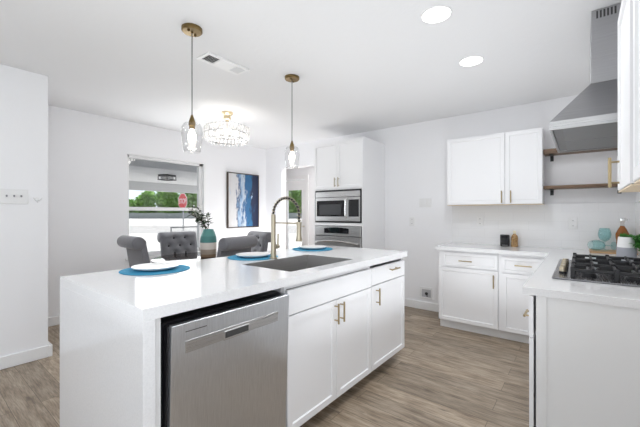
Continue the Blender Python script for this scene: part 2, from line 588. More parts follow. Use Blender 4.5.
# hall door with a tall glass light
d = sbox('door_1', M['trim'], (HX + 0.02, HX + 0.06, 4.80, 4.945, 0.0, 2.03), (HX + 0.02, HX + 0.06, 5.385, 5.50, 0.0, 2.03),
         (HX + 0.02, HX + 0.06, 4.945, 5.385, 1.82, 2.03), (HX + 0.02, HX + 0.06, 4.945, 5.385, 0.0, 0.42))
b = MB(); b.box(HX + 0.035, HX + 0.04, 4.945, 5.385, 0.42, 1.82); b.build('door_glass', M['pane'], d)
b = MB(); b.tube([(HX + 0.02, 4.86, 1.0), (HX - 0.03, 4.86, 1.0), (HX - 0.03, 4.93, 1.0)], 0.009); b.build('door_handle', M['nickel'], d)
sbox('trim_1', M['trim'], (HX - 0.015, HX, 4.72, 4.80, 0, 2.14), (HX - 0.015, HX, 5.50, 5.58, 0, 2.14), (HX - 0.015, HX, 4.80, 5.50, 2.06, 2.14))

# dining window
w = sbox('window_1', M['trim'], (WX0, WX0 + 0.03, YW + 0.03, YW + 0.10, WZ0, WZ1), (WX1 - 0.055, WX1, YW + 0.03, YW + 0.10, WZ0, WZ1),
         (WX0, WX1, YW + 0.03, YW + 0.10, WZ1 - 0.035, WZ1), (WX0, WX1, YW + 0.03, YW + 0.10, WZ0, WZ0 + 0.05),
         (WX0 + 0.03, WX1 - 0.055, YW + 0.035, YW + 0.085, 1.325, 1.375))
b = MB(); b.box(WX0 + 0.03, WX1 - 0.055, YW + 0.07, YW + 0.075, 1.375, WZ1 - 0.035); b.build('window_pane', M['pane'], w)
b = MB(); b.box(WX0 + 0.03, WX1 - 0.055, YW + 0.05, YW + 0.055, WZ0 + 0.05, 1.325); b.build('window_pane', M['pane'], w)
b = MB(); b.box(WX0 - 0.03, WX1 + 0.03, YW - 0.03, YW + 0.03, WZ0 - 0.03, WZ0, bev=0.004); b.build('window_sill', M['trim'], w)
b = MB(); b.box(WX0, WX1 + 0.03, YW - 0.006, YW, WZ1, WZ1 + 0.018); b.box(WX1, WX1 + 0.03, YW - 0.006, YW, WZ0, WZ1); b.build('window_casing', M['trim'], w)

# baseboards
def base_board(name, *boxes):
    sbox(name, M['trim'], *boxes, bev=0.004)
BH = 0.105
base_board('baseboard_left', (XB, 0.828, 3.738, 3.756, 0, BH), (0.828, 0.858, 3.738, YW - 0.018, 0, BH))
base_board('baseboard_window', (0.858, XW, YW - 0.018, YW, 0, BH))
base_board('baseboard_right', (XW - 0.018, XW, 1.275, 2.22, 0, BH), (XW - 0.018, XW, 4.323, YW - 0.018, 0, BH))
base_board('baseboard_front', (XB, 1.96, YF, YF + 0.018, 0, BH))
base_board('baseboard_hall', (HX - 0.018, HX, -0.4, 4.72, 0, BH))
# tile backsplash on both kitchen walls
sbox('trim_2', M['tile'], (XW - 0.008, XW, YF, 1.284, 0.915, 1.392), (1.95, XW - 0.008, YF, YF + 0.008, 0.915, 1.392))
bpy.data.objects['trim_2']['label'] = 'white subway tile backsplash'

# ------------------------------------------------------------------ cabinets
def bar_handle(parent, x, z, length, vertical, y=0.0, name='handle', material=None):
    b = MB()
    off = 0.032
    h = length / 2
    if vertical:
        b.tube([(x, y - off, z - h), (x, y - off, z + h)], 0.0062, 10)
        for s in (-1, 1):
            b.tube([(x, y, z + s * h * 0.7), (x, y - off, z + s * h * 0.7)], 0.0045, 8)
    else:
        b.tube([(x - h, y - off, z), (x + h, y - off, z)], 0.0062, 10)
        for s in (-1, 1):
            b.tube([(x + s * h * 0.7, y, z), (x + s * h * 0.7, y - off, z)], 0.0045, 8)
    return b.build(name, material or M['gold'], parent, smooth=True)


def shaker(parent, name, x0, x1, z0, z1, t=0.019, rail=0.057, material=None, flat=False):
    """front in the local x-z plane, outer face at y=0 looking to -y"""
    bm = bmesh.new()
    r = bmesh.ops.create_cube(bm, size=1.0)
    for v in r['verts']:
        v.co = Vector(((x0 + x1) / 2 + v.co.x * (x1 - x0), t / 2 + v.co.y * t, (z0 + z1) / 2 + v.co.z * (z1 - z0)))
    bm.faces.ensure_lookup_table()
    fr = min(bm.faces, key=lambda f: f.calc_center_median().y)
    if not flat:
        bmesh.ops.inset_region(bm, faces=[fr], thickness=rail, depth=0)
        bmesh.ops.inset_region(bm, faces=[fr], thickness=0.006, depth=-0.009)
    es = [e for e in bm.edges if all(abs(v.co.y) < 1e-5 for v in e.verts) and
          all(min(abs(v.co.x - x0), abs(v.co.x - x1), abs(v.co.z - z0), abs(v.co.z - z1)) < 1e-5 for v in e.verts)]
    es = [e for e in es if len(e.link_faces) == 2 and any(abs(f.normal.y) < 0.5 for f in e.link_faces)]
    bmesh.ops.bevel(bm, geom=es, offset=0.002, segments=2, affect='EDGES')
    mb = MB(); mb.bm.free(); mb.bm = bm
    return mb.build(name, material or M['cab'], parent)


def carcass(parent, w, d, z0, z1, toe=0.09, material=None, open_top=False, front=0.021, recess=0.065):
    """cabinet box behind the fronts: local x -w/2..w/2, y 0.02..d"""
    b = MB()
    h = w / 2
    t = 0.018
    zb = z0 + toe
    b.box(-h, -h + t, front, d, zb, z1)
    b.box(h - t, h, front, d, zb, z1)
    b.box(-h + t, h - t, d - 0.012, d, zb, z1)
    b.box(-h + t, h - t, front, d - 0.012, zb, zb + t)
    if not open_top:
        b.box(-h + t, h - t, front, d - 0.012, z1 - t, z1)
    else:
        b.box(-h + t, h - t, front, 0.10, z1 - 0.03, z1)
    if front < 0.025:
        b.box(-h, h, 0.0195, 0.0209, zb + (0.01 if toe < 0.02 else -0.0), z1)
    b.build('carcass', material or M['cab'], parent)
    if toe > 0.02:
        k = MB()
        k.box(-h, h, recess, recess + 0.03, z0, zb)
        k.box(-h, -h + t, recess + 0.03, d, z0, zb)
        k.box(h - t, h, recess + 0.03, d, z0, zb)
        k.build('toe_kick', M['toe'], parent)


# --- island (doors look to -Y)
ITOP = 0.9472
IF = 1.235
t = thing('sink_base_cabinet', ((1.287 + 2.198) / 2, IF, 0), 'white shaker base cabinet under the sink, two doors below a plain false front', 'cabinet')
W = 2.198 - 1.287
carcass(t, W, 0.62, 0, 0.900, open_top=True, recess=0.30, front=0.026)
shaker(t, 'false_drawer_front', -W / 2 + 0.002, W / 2 - 0.002, 0.733, 0.868, flat=True)
dl = shaker(t, 'door', -W / 2 + 0.002, -0.003, 0.090, 0.727)
bar_handle(dl, -0.020, 0.648, 0.128, True)
dr = shaker(t, 'door', 0.001, W / 2 - 0.002, 0.090, 0.727)
bar_handle(dr, 0.043, 0.648, 0.128, True)

t = thing('base_cabinet', ((2.200 + 2.796) / 2, IF, 0), 'white shaker base cabinet at the far end of the island, one drawer over one door', 'cabinet')
W = 2.796 - 2.200
carcass(t, W, 0.62, 0, 0.900, recess=0.30, front=0.026)
dr = shaker(t, 'drawer', -W / 2 + 0.002, W / 2 - 0.002, 0.738, 0.868, rail=0.035, flat=True)
bar_handle(dr, 0.055, 0.825, 0.15, False)
dr = shaker(t, 'door', -W / 2 + 0.002, W / 2 - 0.002, 0.090, 0.731)
bar_handle(dr, -0.228, 0.648, 0.128, True)

# island back panel carrying the seating overhang
b = MB(); b.box(0.607, 2.796, 1.862, 1.880, 0, 0.902)
tag(b.build('island_back_panel', M['cab']), 'white back panel of the kitchen island on the dining side', 'panel')

# worktop with waterfall end
SX0, SX1, SY0, SY1 = 1.402, 2.085, 1.315, 1.772
t = thing('island_countertop', (1.66, 1.70, 0), 'white quartz island countertop with a waterfall end dropping to the floor', 'countertop')
ox, oy = 1.66, 1.70
b = MB()
X0, X1, Y0, Y1 = 0.531, 2.798, 1.21, 2.185
xs = [X0, SX0, SX1, X1]; ys = [Y0, SY0, SY1, Y1]
vt, vb = {}, {}
for i, x in enumerate(xs):
    for j, y in enumerate(ys):
        vt[i, j] = b.bm.verts.new((x - ox, y - oy, ITOP)); vb[i, j] = b.bm.verts.new((x - ox, y - oy, 0.902))
for i in range(3):
    for j in range(3):
        if (i, j) == (1, 1):
            continue
        b.bm.faces.new((vt[i, j], vt[i + 1, j], vt[i + 1, j + 1], vt[i, j + 1]))
        b.bm.faces.new((vb[i, j], vb[i, j + 1], vb[i + 1, j + 1], vb[i + 1, j]))
for i in range(3):
    b.bm.faces.new((vt[i, 0], vb[i, 0], vb[i + 1, 0], vt[i + 1, 0])); b.bm.faces.new((vt[i, 3], vt[i + 1, 3], vb[i + 1, 3], vb[i, 3]))
    b.bm.faces.new((vt[0, i], vt[0, i + 1], vb[0, i + 1], vb[0, i])); b.bm.faces.new((vt[3, i], vb[3, i], vb[3, i + 1], vt[3, i + 1]))
for (p, q) in (((1, 1), (2, 1)), ((2, 1), (2, 2)), ((2, 2), (1, 2)), ((1, 2), (1, 1))):
    b.bm.faces.new((vt[p], vb[p], vb[q], vt[q]))
b.build('top_slab', M['quartz'], t)
b = MB(); b.box(X0 - ox, X0 + 0.044 - ox, Y0 - oy, Y1 - oy, 0, 0.9018, bev=0.001); b.build('waterfall_panel', M['quartz'], t)
b = MB(); b.box(0.576 - ox, 0.606 - ox, IF - oy, 1.88 - oy, 0, 0.9015); b.build('filler_panel', M['cabpanel'], t)

# sink
t = thing('kitchen_sink', ((SX0 + SX1) / 2, (SY0 + SY1) / 2, 0.70), 'stainless steel rectangular basin sunk into the island countertop', 'sink')
hw, hd, dp = (SX1 - SX0) / 2 - 0.001, (SY1 - SY0) / 2 - 0.001, 0.245
b = MB()
def ring(w_, d_, z):
    return [b.bm.verts.new((sx_ * w_, sy_ * d_, z)) for sx_, sy_ in ((-1, -1), (1, -1), (1, 1), (-1, 1))]
rs = [ring(hw - 0.02, hd - 0.02, -0.004), ring(hw - 0.004, hd - 0.004, 0.012), ring(hw - 0.002, hd - 0.002, dp), ring(hw - 0.005, hd - 0.005, dp),
      ring(hw - 0.008, hd - 0.008, 0.016), ring(hw - 0.022, hd - 0.022, 0.0)]
for a, c in zip(rs, rs[1:]):
    for i in range(4):
        b.bm.faces.new((a[i], a[(i + 1) % 4], c[(i + 1) % 4], c[i]))
b.bm.faces.new(rs[0]); b.bm.faces.new(rs[-1])
b.build('basin', M['sink'], t)
b = MB(); b.lathe([(0.045, 0.001), (0.045, 0.004), (0.030, 0.002), (0.028, 0.0015)], (0, 0.05, 0), 24); b.build('drain', M['chrome'], t, smooth=True)

# faucet
t = thing('kitchen_faucet', (1.727, 1.800, ITOP), 'champagne gold spring-neck pull-down faucet behind the island sink', 'faucet')
b = MB(); b.lathe([(0.030, 0), (0.030, 0.008), (0.022, 0.014), (0.019, 0.06), (0.019, 0.12), (0.0172, 0.125), (0.0172, 0.31), (0.016, 0.318), (0.0155, 0.33)], n=24); b.build('body', M['nickel'], t, smooth=True)
arc = []
R = 0.128
for i in range(33):
    a = PI - PI * i / 32
    arc.append(Vector((0, -R - R * math.cos(a) * 1.0, 0.330 + 0.118 * math.sin(a))))
arc = [Vector((0, 0, 0.322))] + arc + [Vector((0, -2 * R, 0.30)), Vector((0, -2 * R, 0.26))]
b = MB(); b.tube(arc, 0.0075, 8); b.build('hose', M['spring'], t, smooth=True)
b = MB()
def along(pts, s):
    L = [0]
    for p, q in zip(pts, pts[1:]):
        L.append(L[-1] + (q - p).length)
    s *= L[-1]
    for i in range(len(pts) - 1):
        if s <= L[i + 1] or i == len(pts) - 2:
            f_ = (s - L[i]) / (L[i + 1] - L[i]); return pts[i].lerp(pts[i + 1], f_), (pts[i + 1] - pts[i]).normalized()
turns = 19; pts = []
for i in range(turns * 10 + 1):
    p, tg = along(arc, i / (turns * 10))
    side = Vector((1, 0, 0)); up = side.cross(tg)
    a = 2 * PI * i / 10
    pts.append(p + (side * math.cos(a) + up * math.sin(a)) * 0.0125)
b.tube(pts, 0.0027, 5); b.build('spring', M['nickel'], t, smooth=True)
b = MB(); b.lathe([(0.012, 0.27), (0.016, 0.262), (0.017, 0.19), (0.019, 0.175), (0.023, 0.150), (0.021, 0.143)], (0, -2 * R, 0), 20); b.build('spray_head', M['nickel'], t, smooth=True)
b = MB(); b.tube([(0, -0.015, 0.268), (0, -2 * R + 0.015, 0.268)], 0.005, 8); b.lathe([(0.019, 0.258), (0.019, 0.278)], (0, -2 * R, 0), 20); b.build('holder_arm', M['nickel'], t, smooth=True)
b = MB(); b.tube([(0.015, 0, 0.088), (0.052, 0, 0.088)], 0.017, 14); b.tube([(0.046, 0, 0.090), (0.050, 0, 0.185)], [0.0075, 0.0065], 10); b.build('lever', M['nickel'], t, smooth=True)

# dishwasher
t = thing('dishwasher', (0.9445, 1.232, 0), 'stainless steel dishwasher with its door pulled slightly open at the island end', 'dishwasher')
b = MB(); b.box(-0.331, 0.331, 0.035, 0.60, 0.09, 0.862, bev=0.004); b.box(-0.331, 0.331, 0.09, 0.60, 0.005, 0.09); b.build('tub', M['black'], t)
tilt = Matrix.Translation((0, 0.0, 0.09)) @ Matrix.Rotation(math.radians(2.0), 4, 'X') @ Matrix.Translation((0, 0, -0.09))
b = MB()
b.box(-0.313, 0.323, -0.004, 0.02, 0.09, 0.860, bev=0.002, xf=tilt)
door = b.build('door', M['steel'], t)
b = MB(); b.box(-0.317, 0.318, 0.02, 0.052, 0.10, 0.852, bev=0.003, xf=tilt); b.build('door_liner', M['black'], door)
b = MB(); b.box(-0.258, 0.242, -0.0065, -0.003, 0.742, 0.790, bev=0.0012, xf=tilt); b.build('control_band', M['steelh'], door)
b = MB(); b.box(-0.083, 0.057, -0.0085, -0.004, 0.738, 0.779, bev=0.002, xf=tilt)
b.build('handle_pocket_rim', M['steelh'], door)
b = MB(); b.box(-0.076, 0.050, -0.0092, -0.0075, 0.748, 0.774, xf=tilt); b.build('handle_pocket', M['slot'], door)
b = MB(); b.box(-0.258, -0.165, -0.0052, -0.0035, 0.8245, 0.8275, xf=tilt); b.build('indicator_line', M['slot'], door)
b = MB(); b.box(0.295, 0.320, 0.004, 0.03, 0.868, 0.898, bev=0.002); b.build('mounting_bracket', M['galv'], t)

# --- base run on the right wall (fronts look to -X)
BX = 3.775
def right_unit(name, y0, y1, label):
    return thing(name, (BX, (y0 + y1) / 2, 0), label, 'cabinet', -PI / 2), y1 - y0
t, W = right_unit('base_cabinet', 0.660, 1.262, 'white back-wall base cabinet beside the bare wall, drawer over one wide door')
carcass(t, W, XW - BX - 0.01, 0, 0.876, toe=0.092)
dr = shaker(t, 'drawer', -W / 2 + 0.048, W / 2 - 0.006, 0.700, 0.850, rail=0.036)
bar_handle(dr, -0.008, 0.772, 0.135, False)
dr = shaker(t, 'door', -W / 2 + 0.002, W / 2 - 0.002, 0.097, 0.690)
bar_handle(dr, 0.264, 0.585, 0.135, True)
t, W = right_unit('base_cabinet', 0.215, 0.658, 'white shaker base cabinet in the corner between back wall run and stove run')
carcass(t, W, XW - BX - 0.01, 0, 0.876, toe=0.092)
dr = shaker(t, 'drawer', -W / 2 + 0.030, W / 2 - 0.004, 0.690, 0.845, rail=0.040)
bar_handle(dr, 0.0, 0.772, 0.145, False)
shaker(t, 'door', -W / 2 + 0.030, W / 2 - 0.004, 0.097, 0.680)

# --- stove run on the front wall (fronts look to +Y)
SF = 0.205
def front_unit(name, x0, x1, label):
    return thing(name, ((x0 + x1) / 2, SF, 0), label, 'cabinet', PI), x1 - x0
t, W = front_unit('drawer_cabinet', 1.990, 2.295, 'narrow white drawer cabinet at the open end of the stove run')
carcass(t, W, SF - YF - 0.002, 0, 0.876, front=0.032)
dr = shaker(t, 'drawer', -W / 2 + 0.002, W / 2 + 0.016, 0.662, 0.868, rail=0.036)
bar_handle(dr, 0.0, 0.735, 0.135, False)
shaker(t, 'door', -W / 2 + 0.002, W / 2 + 0.008, 0.095, 0.650)
b = MB(); b.box(W / 2 + 0.001, W / 2 + 0.019, 0.031, SF - YF - 0.002, 0, 0.874, bev=0.001); b.build('end_panel', M['cabpanel'], t)
b = MB(); b.box(W / 2 + 0.0192, W / 2 + 0.025, 0.031, 0.075, 0, 0.874); b.build('end_stile', M['cabpanel'], t)
t, W = front_unit('cooktop_base_cabinet', 2.298, 3.200, 'white base cabinet beneath the gas cooktop')
carcass(t, W, SF - YF - 0.002, 0, 0.876)
shaker(t, 'false_drawer_front', -W / 2 + 0.002, W / 2 - 0.002, 0.700, 0.868, rail=0.036)
for s in (-1, 1):
    dr = shaker(t, 'door', min(0.002 * s, s * (W / 2 - 0.002)), max(0.002 * s, s * (W / 2 - 0.002)), 0.095, 0.693)
    bar_handle(dr, 0.035 * s, 0.60, 0.135, True)
t, W = front_unit('corner_base_cabinet', 3.203, 3.770, 'white corner base cabinet between cooktop cabinet and back wall run')
carcass(t, W, SF - YF - 0.002, 0, 0.876)
dr = shaker(t, 'door', -W / 2 + 0.03, W / 2 - 0.002, 0.095, 0.868)
bar_handle(dr, W / 2 - 0.04, 0.75, 0.135, True)

# L shaped worktop
b = MB()
b.prism([(1.950, YF + 0.009), (XW - 0.009, YF + 0.009), (XW - 0.009, 1.284), (3.748, 1.284), (3.748, 0.2304), (1.950, 0.2304)], 'z', 0.877, 0.915, bev=0.002)
tag(b.build('kitchen_countertop', M['quartz']), 'white L-shaped quartz countertop along the back wall and under the cooktop', 'countertop')

# --- upper cabinets on the right wall
UX = 4.097
def upper_right(y0, y1, label, hx):
    t = thing('wall_cabinet', (UX, (y0 + y1) / 2, 1.386), label, 'cabinet', -PI / 2)
    W = y1 - y0
    carcass(t, W, XW - UX - 0.001, 0, 0.786, toe=0.0)
    d_ = shaker(t, 'door', -W / 2 + 0.0015, W / 2 - 0.0015, 0.003, 0.784)
    bar_handle(d_, hx, 0.080, 0.132, True)
    b = MB(); b.box(-W / 2, W / 2, 0.003, XW - UX - 0.002, -0.005, -0.0005); b.build('underside', M['maple'], t)
upper_right(0.650, 1.267, 'wide white wall cabinet on the back wall, handle at its lower right', 0.281)
upper_right(0.306, 0.648, 'narrow white wall cabinet on the back wall next to the open wood shelves', -0.113)
# --- upper cabinets on the front wall, right edge of the picture
UY = -0.135
def upper_front(x0, x1, label, hx):
    t = thing('wall_cabinet', ((x0 + x1) / 2, UY, 1.386), label, 'cabinet', PI)
    W = x1 - x0
    carcass(t, W, UY - YF - 0.001, 0, 0.786, toe=0.0)
    d_ = shaker(t, 'door', -W / 2 + 0.002, W / 2 - 0.002, 0.003, 0.784)
    bar_handle(d_, hx, 0.080, 0.132, True)
    b = MB(); b.box(-W / 2, W / 2, 0.003, UY - YF - 0.002, -0.005, -0.0005); b.build('underside', M['maple'], t)
upper_front(1.560, 2.050, 'white wall cabinet nearest the steel range hood, gold handle on its far edge', -0.150)
upper_front(0.700, 1.485, 'white wall cabinet cut off by the right edge of the picture', 0.36)

# --- oven tower (fronts look to -X)
TX, TY0, TY1 = 3.735, 2.224, 3.056
W = TY1 - TY0
TD = XW - TX - 0.003
t = thing('oven_tower_cabinet', (TX, (TY0 + TY1) / 2, 0), 'tall white cabinet housing the microwave and the wall oven', 'cabinet', -PI / 2)
b = MB()
h = W / 2
b.box(-h, -h + 0.019, 0.02, TD, 0, 2.290); b.box(h - 0.019, h, 0.02, TD, 0, 2.290); b.box(-h + 0.019, h - 0.019, TD - 0.012, TD, 0, 2.29)
for z0, z1 in ((2.272, 2.290), (1.600, 1.622), (1.130, 1.150), (0.36, 0.385), (0.09, 0.11)):
    b.box(-h + 0.019, h - 0.019, 0.02, TD - 0.012, z0, z1)
b.build('carcass', M['cab'], t)
b = MB()
b.box(-h, -h + 0.024, 0.0, 0.0195, 0.09, 1.622); b.box(h - 0.018, h, 0.0, 0.0195, 0.09, 1.622)
b.box(-h + 0.024, h - 0.018, 0.0, 0.0195, 1.612, 1.624); b.box(-h + 0.024, h - 0.018, 0.0, 0.0195, 1.116, 1.156)
b.build('face_frame', M['cab'], t)
dl = shaker(t, 'door', -h + 0.002, -0.003, 1.628, 2.275)
bar_handle(dl, -0.022, 1.715, 0.128, True, material=M['nickel'])
dr = shaker(t, 'door', 0.000, h - 0.002, 1.628, 2.275)
bar_handle(dr, 0.037, 1.715, 0.128, True, material=M['nickel'])
dr = shaker(t, 'drawer', -h + 0.002, h - 0.002, 0.10, 0.372)
bar_handle(dr, 0, 0.236, 0.15, False, material=M['nickel'])
b = MB(); b.box(-h, h, 0.07, 0.085, 0, 0.09); b.build('toe_kick', M['toe'], t)

# microwave : local x = -(y - yc), yc = 2.63
YC = 2.631
t = thing('microwave_oven', (TX, YC, 1.158), 'stainless steel built-in microwave in the tall cabinet above the wall oven', 'microwave', -PI / 2)
lx = lambda y: YC - y
z_ = 1.158
b = MB(); b.box(lx(3.012), lx(2.250), 0.000, 0.45, 0.003, 0.440, bev=0.003); b.build('case', M['black'], t)
b = MB(); b.box(lx(3.018), lx(2.243), -0.010, -0.0005, 0.0, 0.453, bev=0.002); b.build('trim_frame', M['black'], t)
b = MB(); b.box(lx(3.000), lx(2.258), -0.022, -0.010, 0.352, 0.428, bev=0.003); b.build('vent_band', M['steelh'], t)
b = MB(); b.box(lx(3.000), lx(2.440), -0.026, -0.010, 0.022, 0.346, bev=0.003); md = b.build('door', M['steelh'], t)
b = MB(); b.box(lx(2.973), lx(2.478), -0.029, -0.0262, 0.085, 0.305, bev=0.001); b.build('door_window', M['blackglass'], md)
b = MB(); b.box(lx(2.922), lx(2.553), -0.0300, -0.0292, 0.108, 0.252); b.build('window_screen', mat('microwave_mesh', (0.06, 0.063, 0.068), 0.2), md)
b = MB(); b.tube([(lx(2.457), -0.026, 0.070), (lx(2.457), -0.062, 0.095), (lx(2.457), -0.066, 0.20), (lx(2.457), -0.062, 0.305), (lx(2.457), -0.026, 0.330)], 0.013, 10); b.build('handle', M['chrome'], md, smooth=True)
b = MB(); b.box(lx(2.437), lx(2.258), -0.024, -0.010, 0.022, 0.346, bev=0.003); cp = b.build('control_side', M['steelh'], t)
b = MB(); b.box(lx(2.428), lx(2.273), -0.028, -0.0242, 0.085, 0.312, bev=0.001); b.build('control_panel', M['blackglass'], cp)

t = thing('wall_oven', (TX, YC, 0.39), 'stainless steel wall oven in the tall cabinet below the microwave', 'oven', -PI / 2)
b = MB(); b.box(lx(3.010), lx(2.252), 0.0, 0.55, 0.005, 0.715, bev=0.003); b.build('case', M['black'], t)
b = MB(); b.box(lx(3.012), lx(2.248), -0.022, -0.001, 0.585, 0.720, bev=0.004); cp = b.build('control_fascia', M['steelh'], t)
b = MB()
pl = []
for i in range(13):
    u = -1 + 2 * i / 12
    pl.append((lx(2.840) + (lx(2.431) - lx(2.840)) * i / 12, 0.690 + 0.014 * (1 - u * u)))
b.prism(pl + [(lx(2.431), 0.622), (lx(2.840), 0.622)], 'y', -0.027, -0.0225); b.build('control_display', M['blackglass'], cp)
b = MB(); b.box(lx(3.012), lx(2.248), -0.030, -0.001, 0.005, 0.578, bev=0.004); od = b.build('door', M['steelh'], t)
b = MB(); b.box(lx(2.93), lx(2.33), -0.0325, -0.0302, 0.12, 0.43); b.build('door_window', M['blackglass'], od)
b = MB(); b.tube([(lx(2.98), -0.03, 0.49)] + [(lx(2.95) + (lx(2.31) - lx(2.95)) * i / 12, -0.075, 0.497 + 0.022 * (1 - (i / 6 - 1) ** 2)) for i in range(13)] + [(lx(2.28), -0.03, 0.49)], 0.011, 10); b.build('handle', M['steelh'], od, smooth=True)

# ------------------------------------------------------------------ range hood and cooktop
HX0, HX1, HC = 2.30, 3.21, 2.755
t = thing('range_hood', (HC, YF, 1.76), 'stainless steel chimney range hood above the gas cooktop', 'range hood')
hw_, yd = (HX1 - HX0) / 2, 0.139 - YF
b = MB()
# lip ring (open below)
for q in ((-hw_, hw_, yd - 0.012, yd), (-hw_, hw_, 0, 0.012), (-hw_, -hw_ + 0.012, 0.012, yd - 0.012), (hw_ - 0.012, hw_, 0.012, yd - 0.012)):
    b.box(q[0], q[1], q[2], q[3], 0.0, 0.047)
b.build('lip', M['steelh'], t)
b = MB()
lo = [(-hw_, 0), (hw_, 0), (hw_, yd), (-hw_, yd)]
cw, cd = 0.158, 0.372
hi = [(-cw, 0), (cw, 0), (cw, cd), (-cw, cd)]
vl = [b.bm.verts.new((*p, 0.047)) for p in lo]; vh = [b.bm.verts.new((*p, 0.312)) for p in hi]
for i in range(4):
    b.bm.faces.new((vl[i], vl[(i + 1) % 4], vh[(i + 1) % 4], vh[i]))
b.bm.faces.new(vh); b.bm.faces.new(vl[::-1])
b.build('canopy', M['hood'], t)
ch = MB(); ch.box(-cw + 0.001, cw - 0.001, 0.0, cd - 0.001, 0.312, 0.570, bev=0.002); ch.build('lower_chimney', M['hood'], t)
ch = MB(); ch.box(-cw + 0.005, cw - 0.005, 0.0, cd - 0.005, 0.5705, CZ - 1.76 - 0.003, bev=0.001); chim = ch.build('upper_chimney', M['hood'], t)
for k in range(6):
    for grp in (0,):
        b = MB(); yy = cd - 0.032 - k * 0.0165
        b.box(-cw + 0.0043, -cw + 0.006, yy - 0.0045, yy + 0.0045, 0.700, 0.745); b.build('vent_slot', M['slot'], chim)
for k in range(6):
    b = MB(); yy = cd - 0.165 - k * 0.0165
    b.box(-cw + 0.0043, -cw + 0.006, yy - 0.0045, yy + 0.0045, 0.700, 0.745); b.build('vent_slot', M['slot'], chim)
for k in range(2):
    b = MB(); b.box(-hw_ + 0.03 + k * (hw_ - 0.025), -0.005 + k * (hw_ - 0.025), 0.04, yd - 0.06, 0.004, 0.014, bev=0.002); b.build('filter', M['filter'], t)
b = MB(); b.box(-hw_ + 0.012, hw_ - 0.012, 0.012, yd - 0.012, 0.016, 0.030); b.build('underside_plate', M['filter'], t)

CX0, CX1, CY0, CY1 = 2.285, 3.215, -0.365, 0.128
t = thing('gas_cooktop', ((CX0 + CX1) / 2, (CY0 + CY1) / 2, 0.915), 'steel gas cooktop with black cast iron grates set in the right countertop', 'cooktop')
w2, d2 = (CX1 - CX0) / 2, (CY1 - CY0) / 2
b = MB(); b.box(-w2, w2, -d2, d2, 0.0005, 0.010, bev=0.003); b.build('tray', steel('cooktop_steel', (0.27, 0.27, 0.28), (3, 300, 300), 0.25), t)
bl = [(-0.30, -0.11, 0.045), (-0.30, 0.09, 0.036), (0.0, -0.01, 0.055), (0.30, -0.11, 0.045), (0.30, 0.09, 0.036)]
for x, y, r in bl:
    b = MB(); b.lathe([(r, 0.010), (r, 0.020), (r * 0.85, 0.022), (r * 0.85, 0.030), (r * 0.6, 0.033)], (x, y - 0.01, 0), 24); b.build('burner', M['iron'], t, smooth=True)
gy0, gy1 = -d2 + 0.02, d2 - 0.088
for gi in range(3):
    x0 = -w2 + 0.045 + gi * 0.285; x1 = x0 + 0.272; xc = (x0 + x1) / 2
    b = MB()
    zt0, zt1 = 0.046, 0.062
    for (p0, p1, q0, q1) in ((x0, x1, gy0, gy0 + 0.014), (x0, x1, gy1 - 0.014, gy1), (x0, x0 + 0.014, gy0, gy1), (x1 - 0.014, x1, gy0, gy1),
                             (x0, x1, (gy0 + gy1) / 2 - 0.007, (gy0 + gy1) / 2 + 0.007)):
        b.box(p0, p1, q0, q1, zt0, zt1, bev=0.003)
    for px in (x0 + 0.007, x1 - 0.007):
        for py in (gy0 + 0.007, gy1 - 0.007, (gy0 + gy1) / 2):
            b.box(px - 0.011, px + 0.011, py - 0.011, py + 0.011, 0.010, zt1 + 0.010, bev=0.003)
    for cy_ in ((gy0 * 3 + gy1) / 4, (gy0 + 3 * gy1) / 4):
        b.box(x0, xc - 0.03, cy_ - 0.006, cy_ + 0.006, zt0, zt1 + 0.008, bev=0.003)
        b.box(xc + 0.03, x1, cy_ - 0.006, cy_ + 0.006, zt0, zt1 + 0.008, bev=0.003)
        b.box(xc - 0.006, xc + 0.006, cy_ + 0.03, cy_ + 0.085, zt0, zt1 + 0.008, bev=0.003)
        b.box(xc - 0.006, xc + 0.006, cy_ - 0.085, cy_ - 0.03, zt0, zt1 + 0.008, bev=0.003)
    b.build('grate', M['iron'], t)
for k in range(5):
    kx = -w2 + 0.20 + k * 0.115
    b = MB(); b.lathe([(0.021, 0.010), (0.021, 0.020), (0.0185, 0.021)], (kx, d2 - 0.045, 0), 20); kb = b.build('knob', M['black'], t, smooth=True)
    b = MB(); b.lathe([(0.0185, 0.0212), (0.0180, 0.045), (0.0165, 0.047)], (kx, d2 - 0.045, 0), 20); b.build('knob_cap', M['nickel'], kb, smooth=True)

# ------------------------------------------------------------------ floating shelves
for z0, th, lab in ((1.905, 0.046, 'upper oak wall shelf behind the range hood'), (1.540, 0.030, 'lower oak wall shelf above the tile backsplash')):
    t = thing('floating_shelf', (XW, -0.06, z0), lab, 'shelf')
    b = MB(); b.box(-0.205, -0.001, YF + 0.06 + 0.002, 0.303 + 0.06, 0, th, bev=0.002); b.build('plank', M['shelf'], t)
    for by in (0.24, -0.30):
        b = MB(); b.box(-0.16, -0.001, by + 0.045, by + 0.075, -0.006, -0.0005); b.box(-0.007, -0.001, by + 0.045, by + 0.075, -0.06, -0.006); b.box(-0.16, -0.154, by + 0.045, by + 0.075, -0.0062, -0.0005)
        b.build('bracket', M['black'], t)

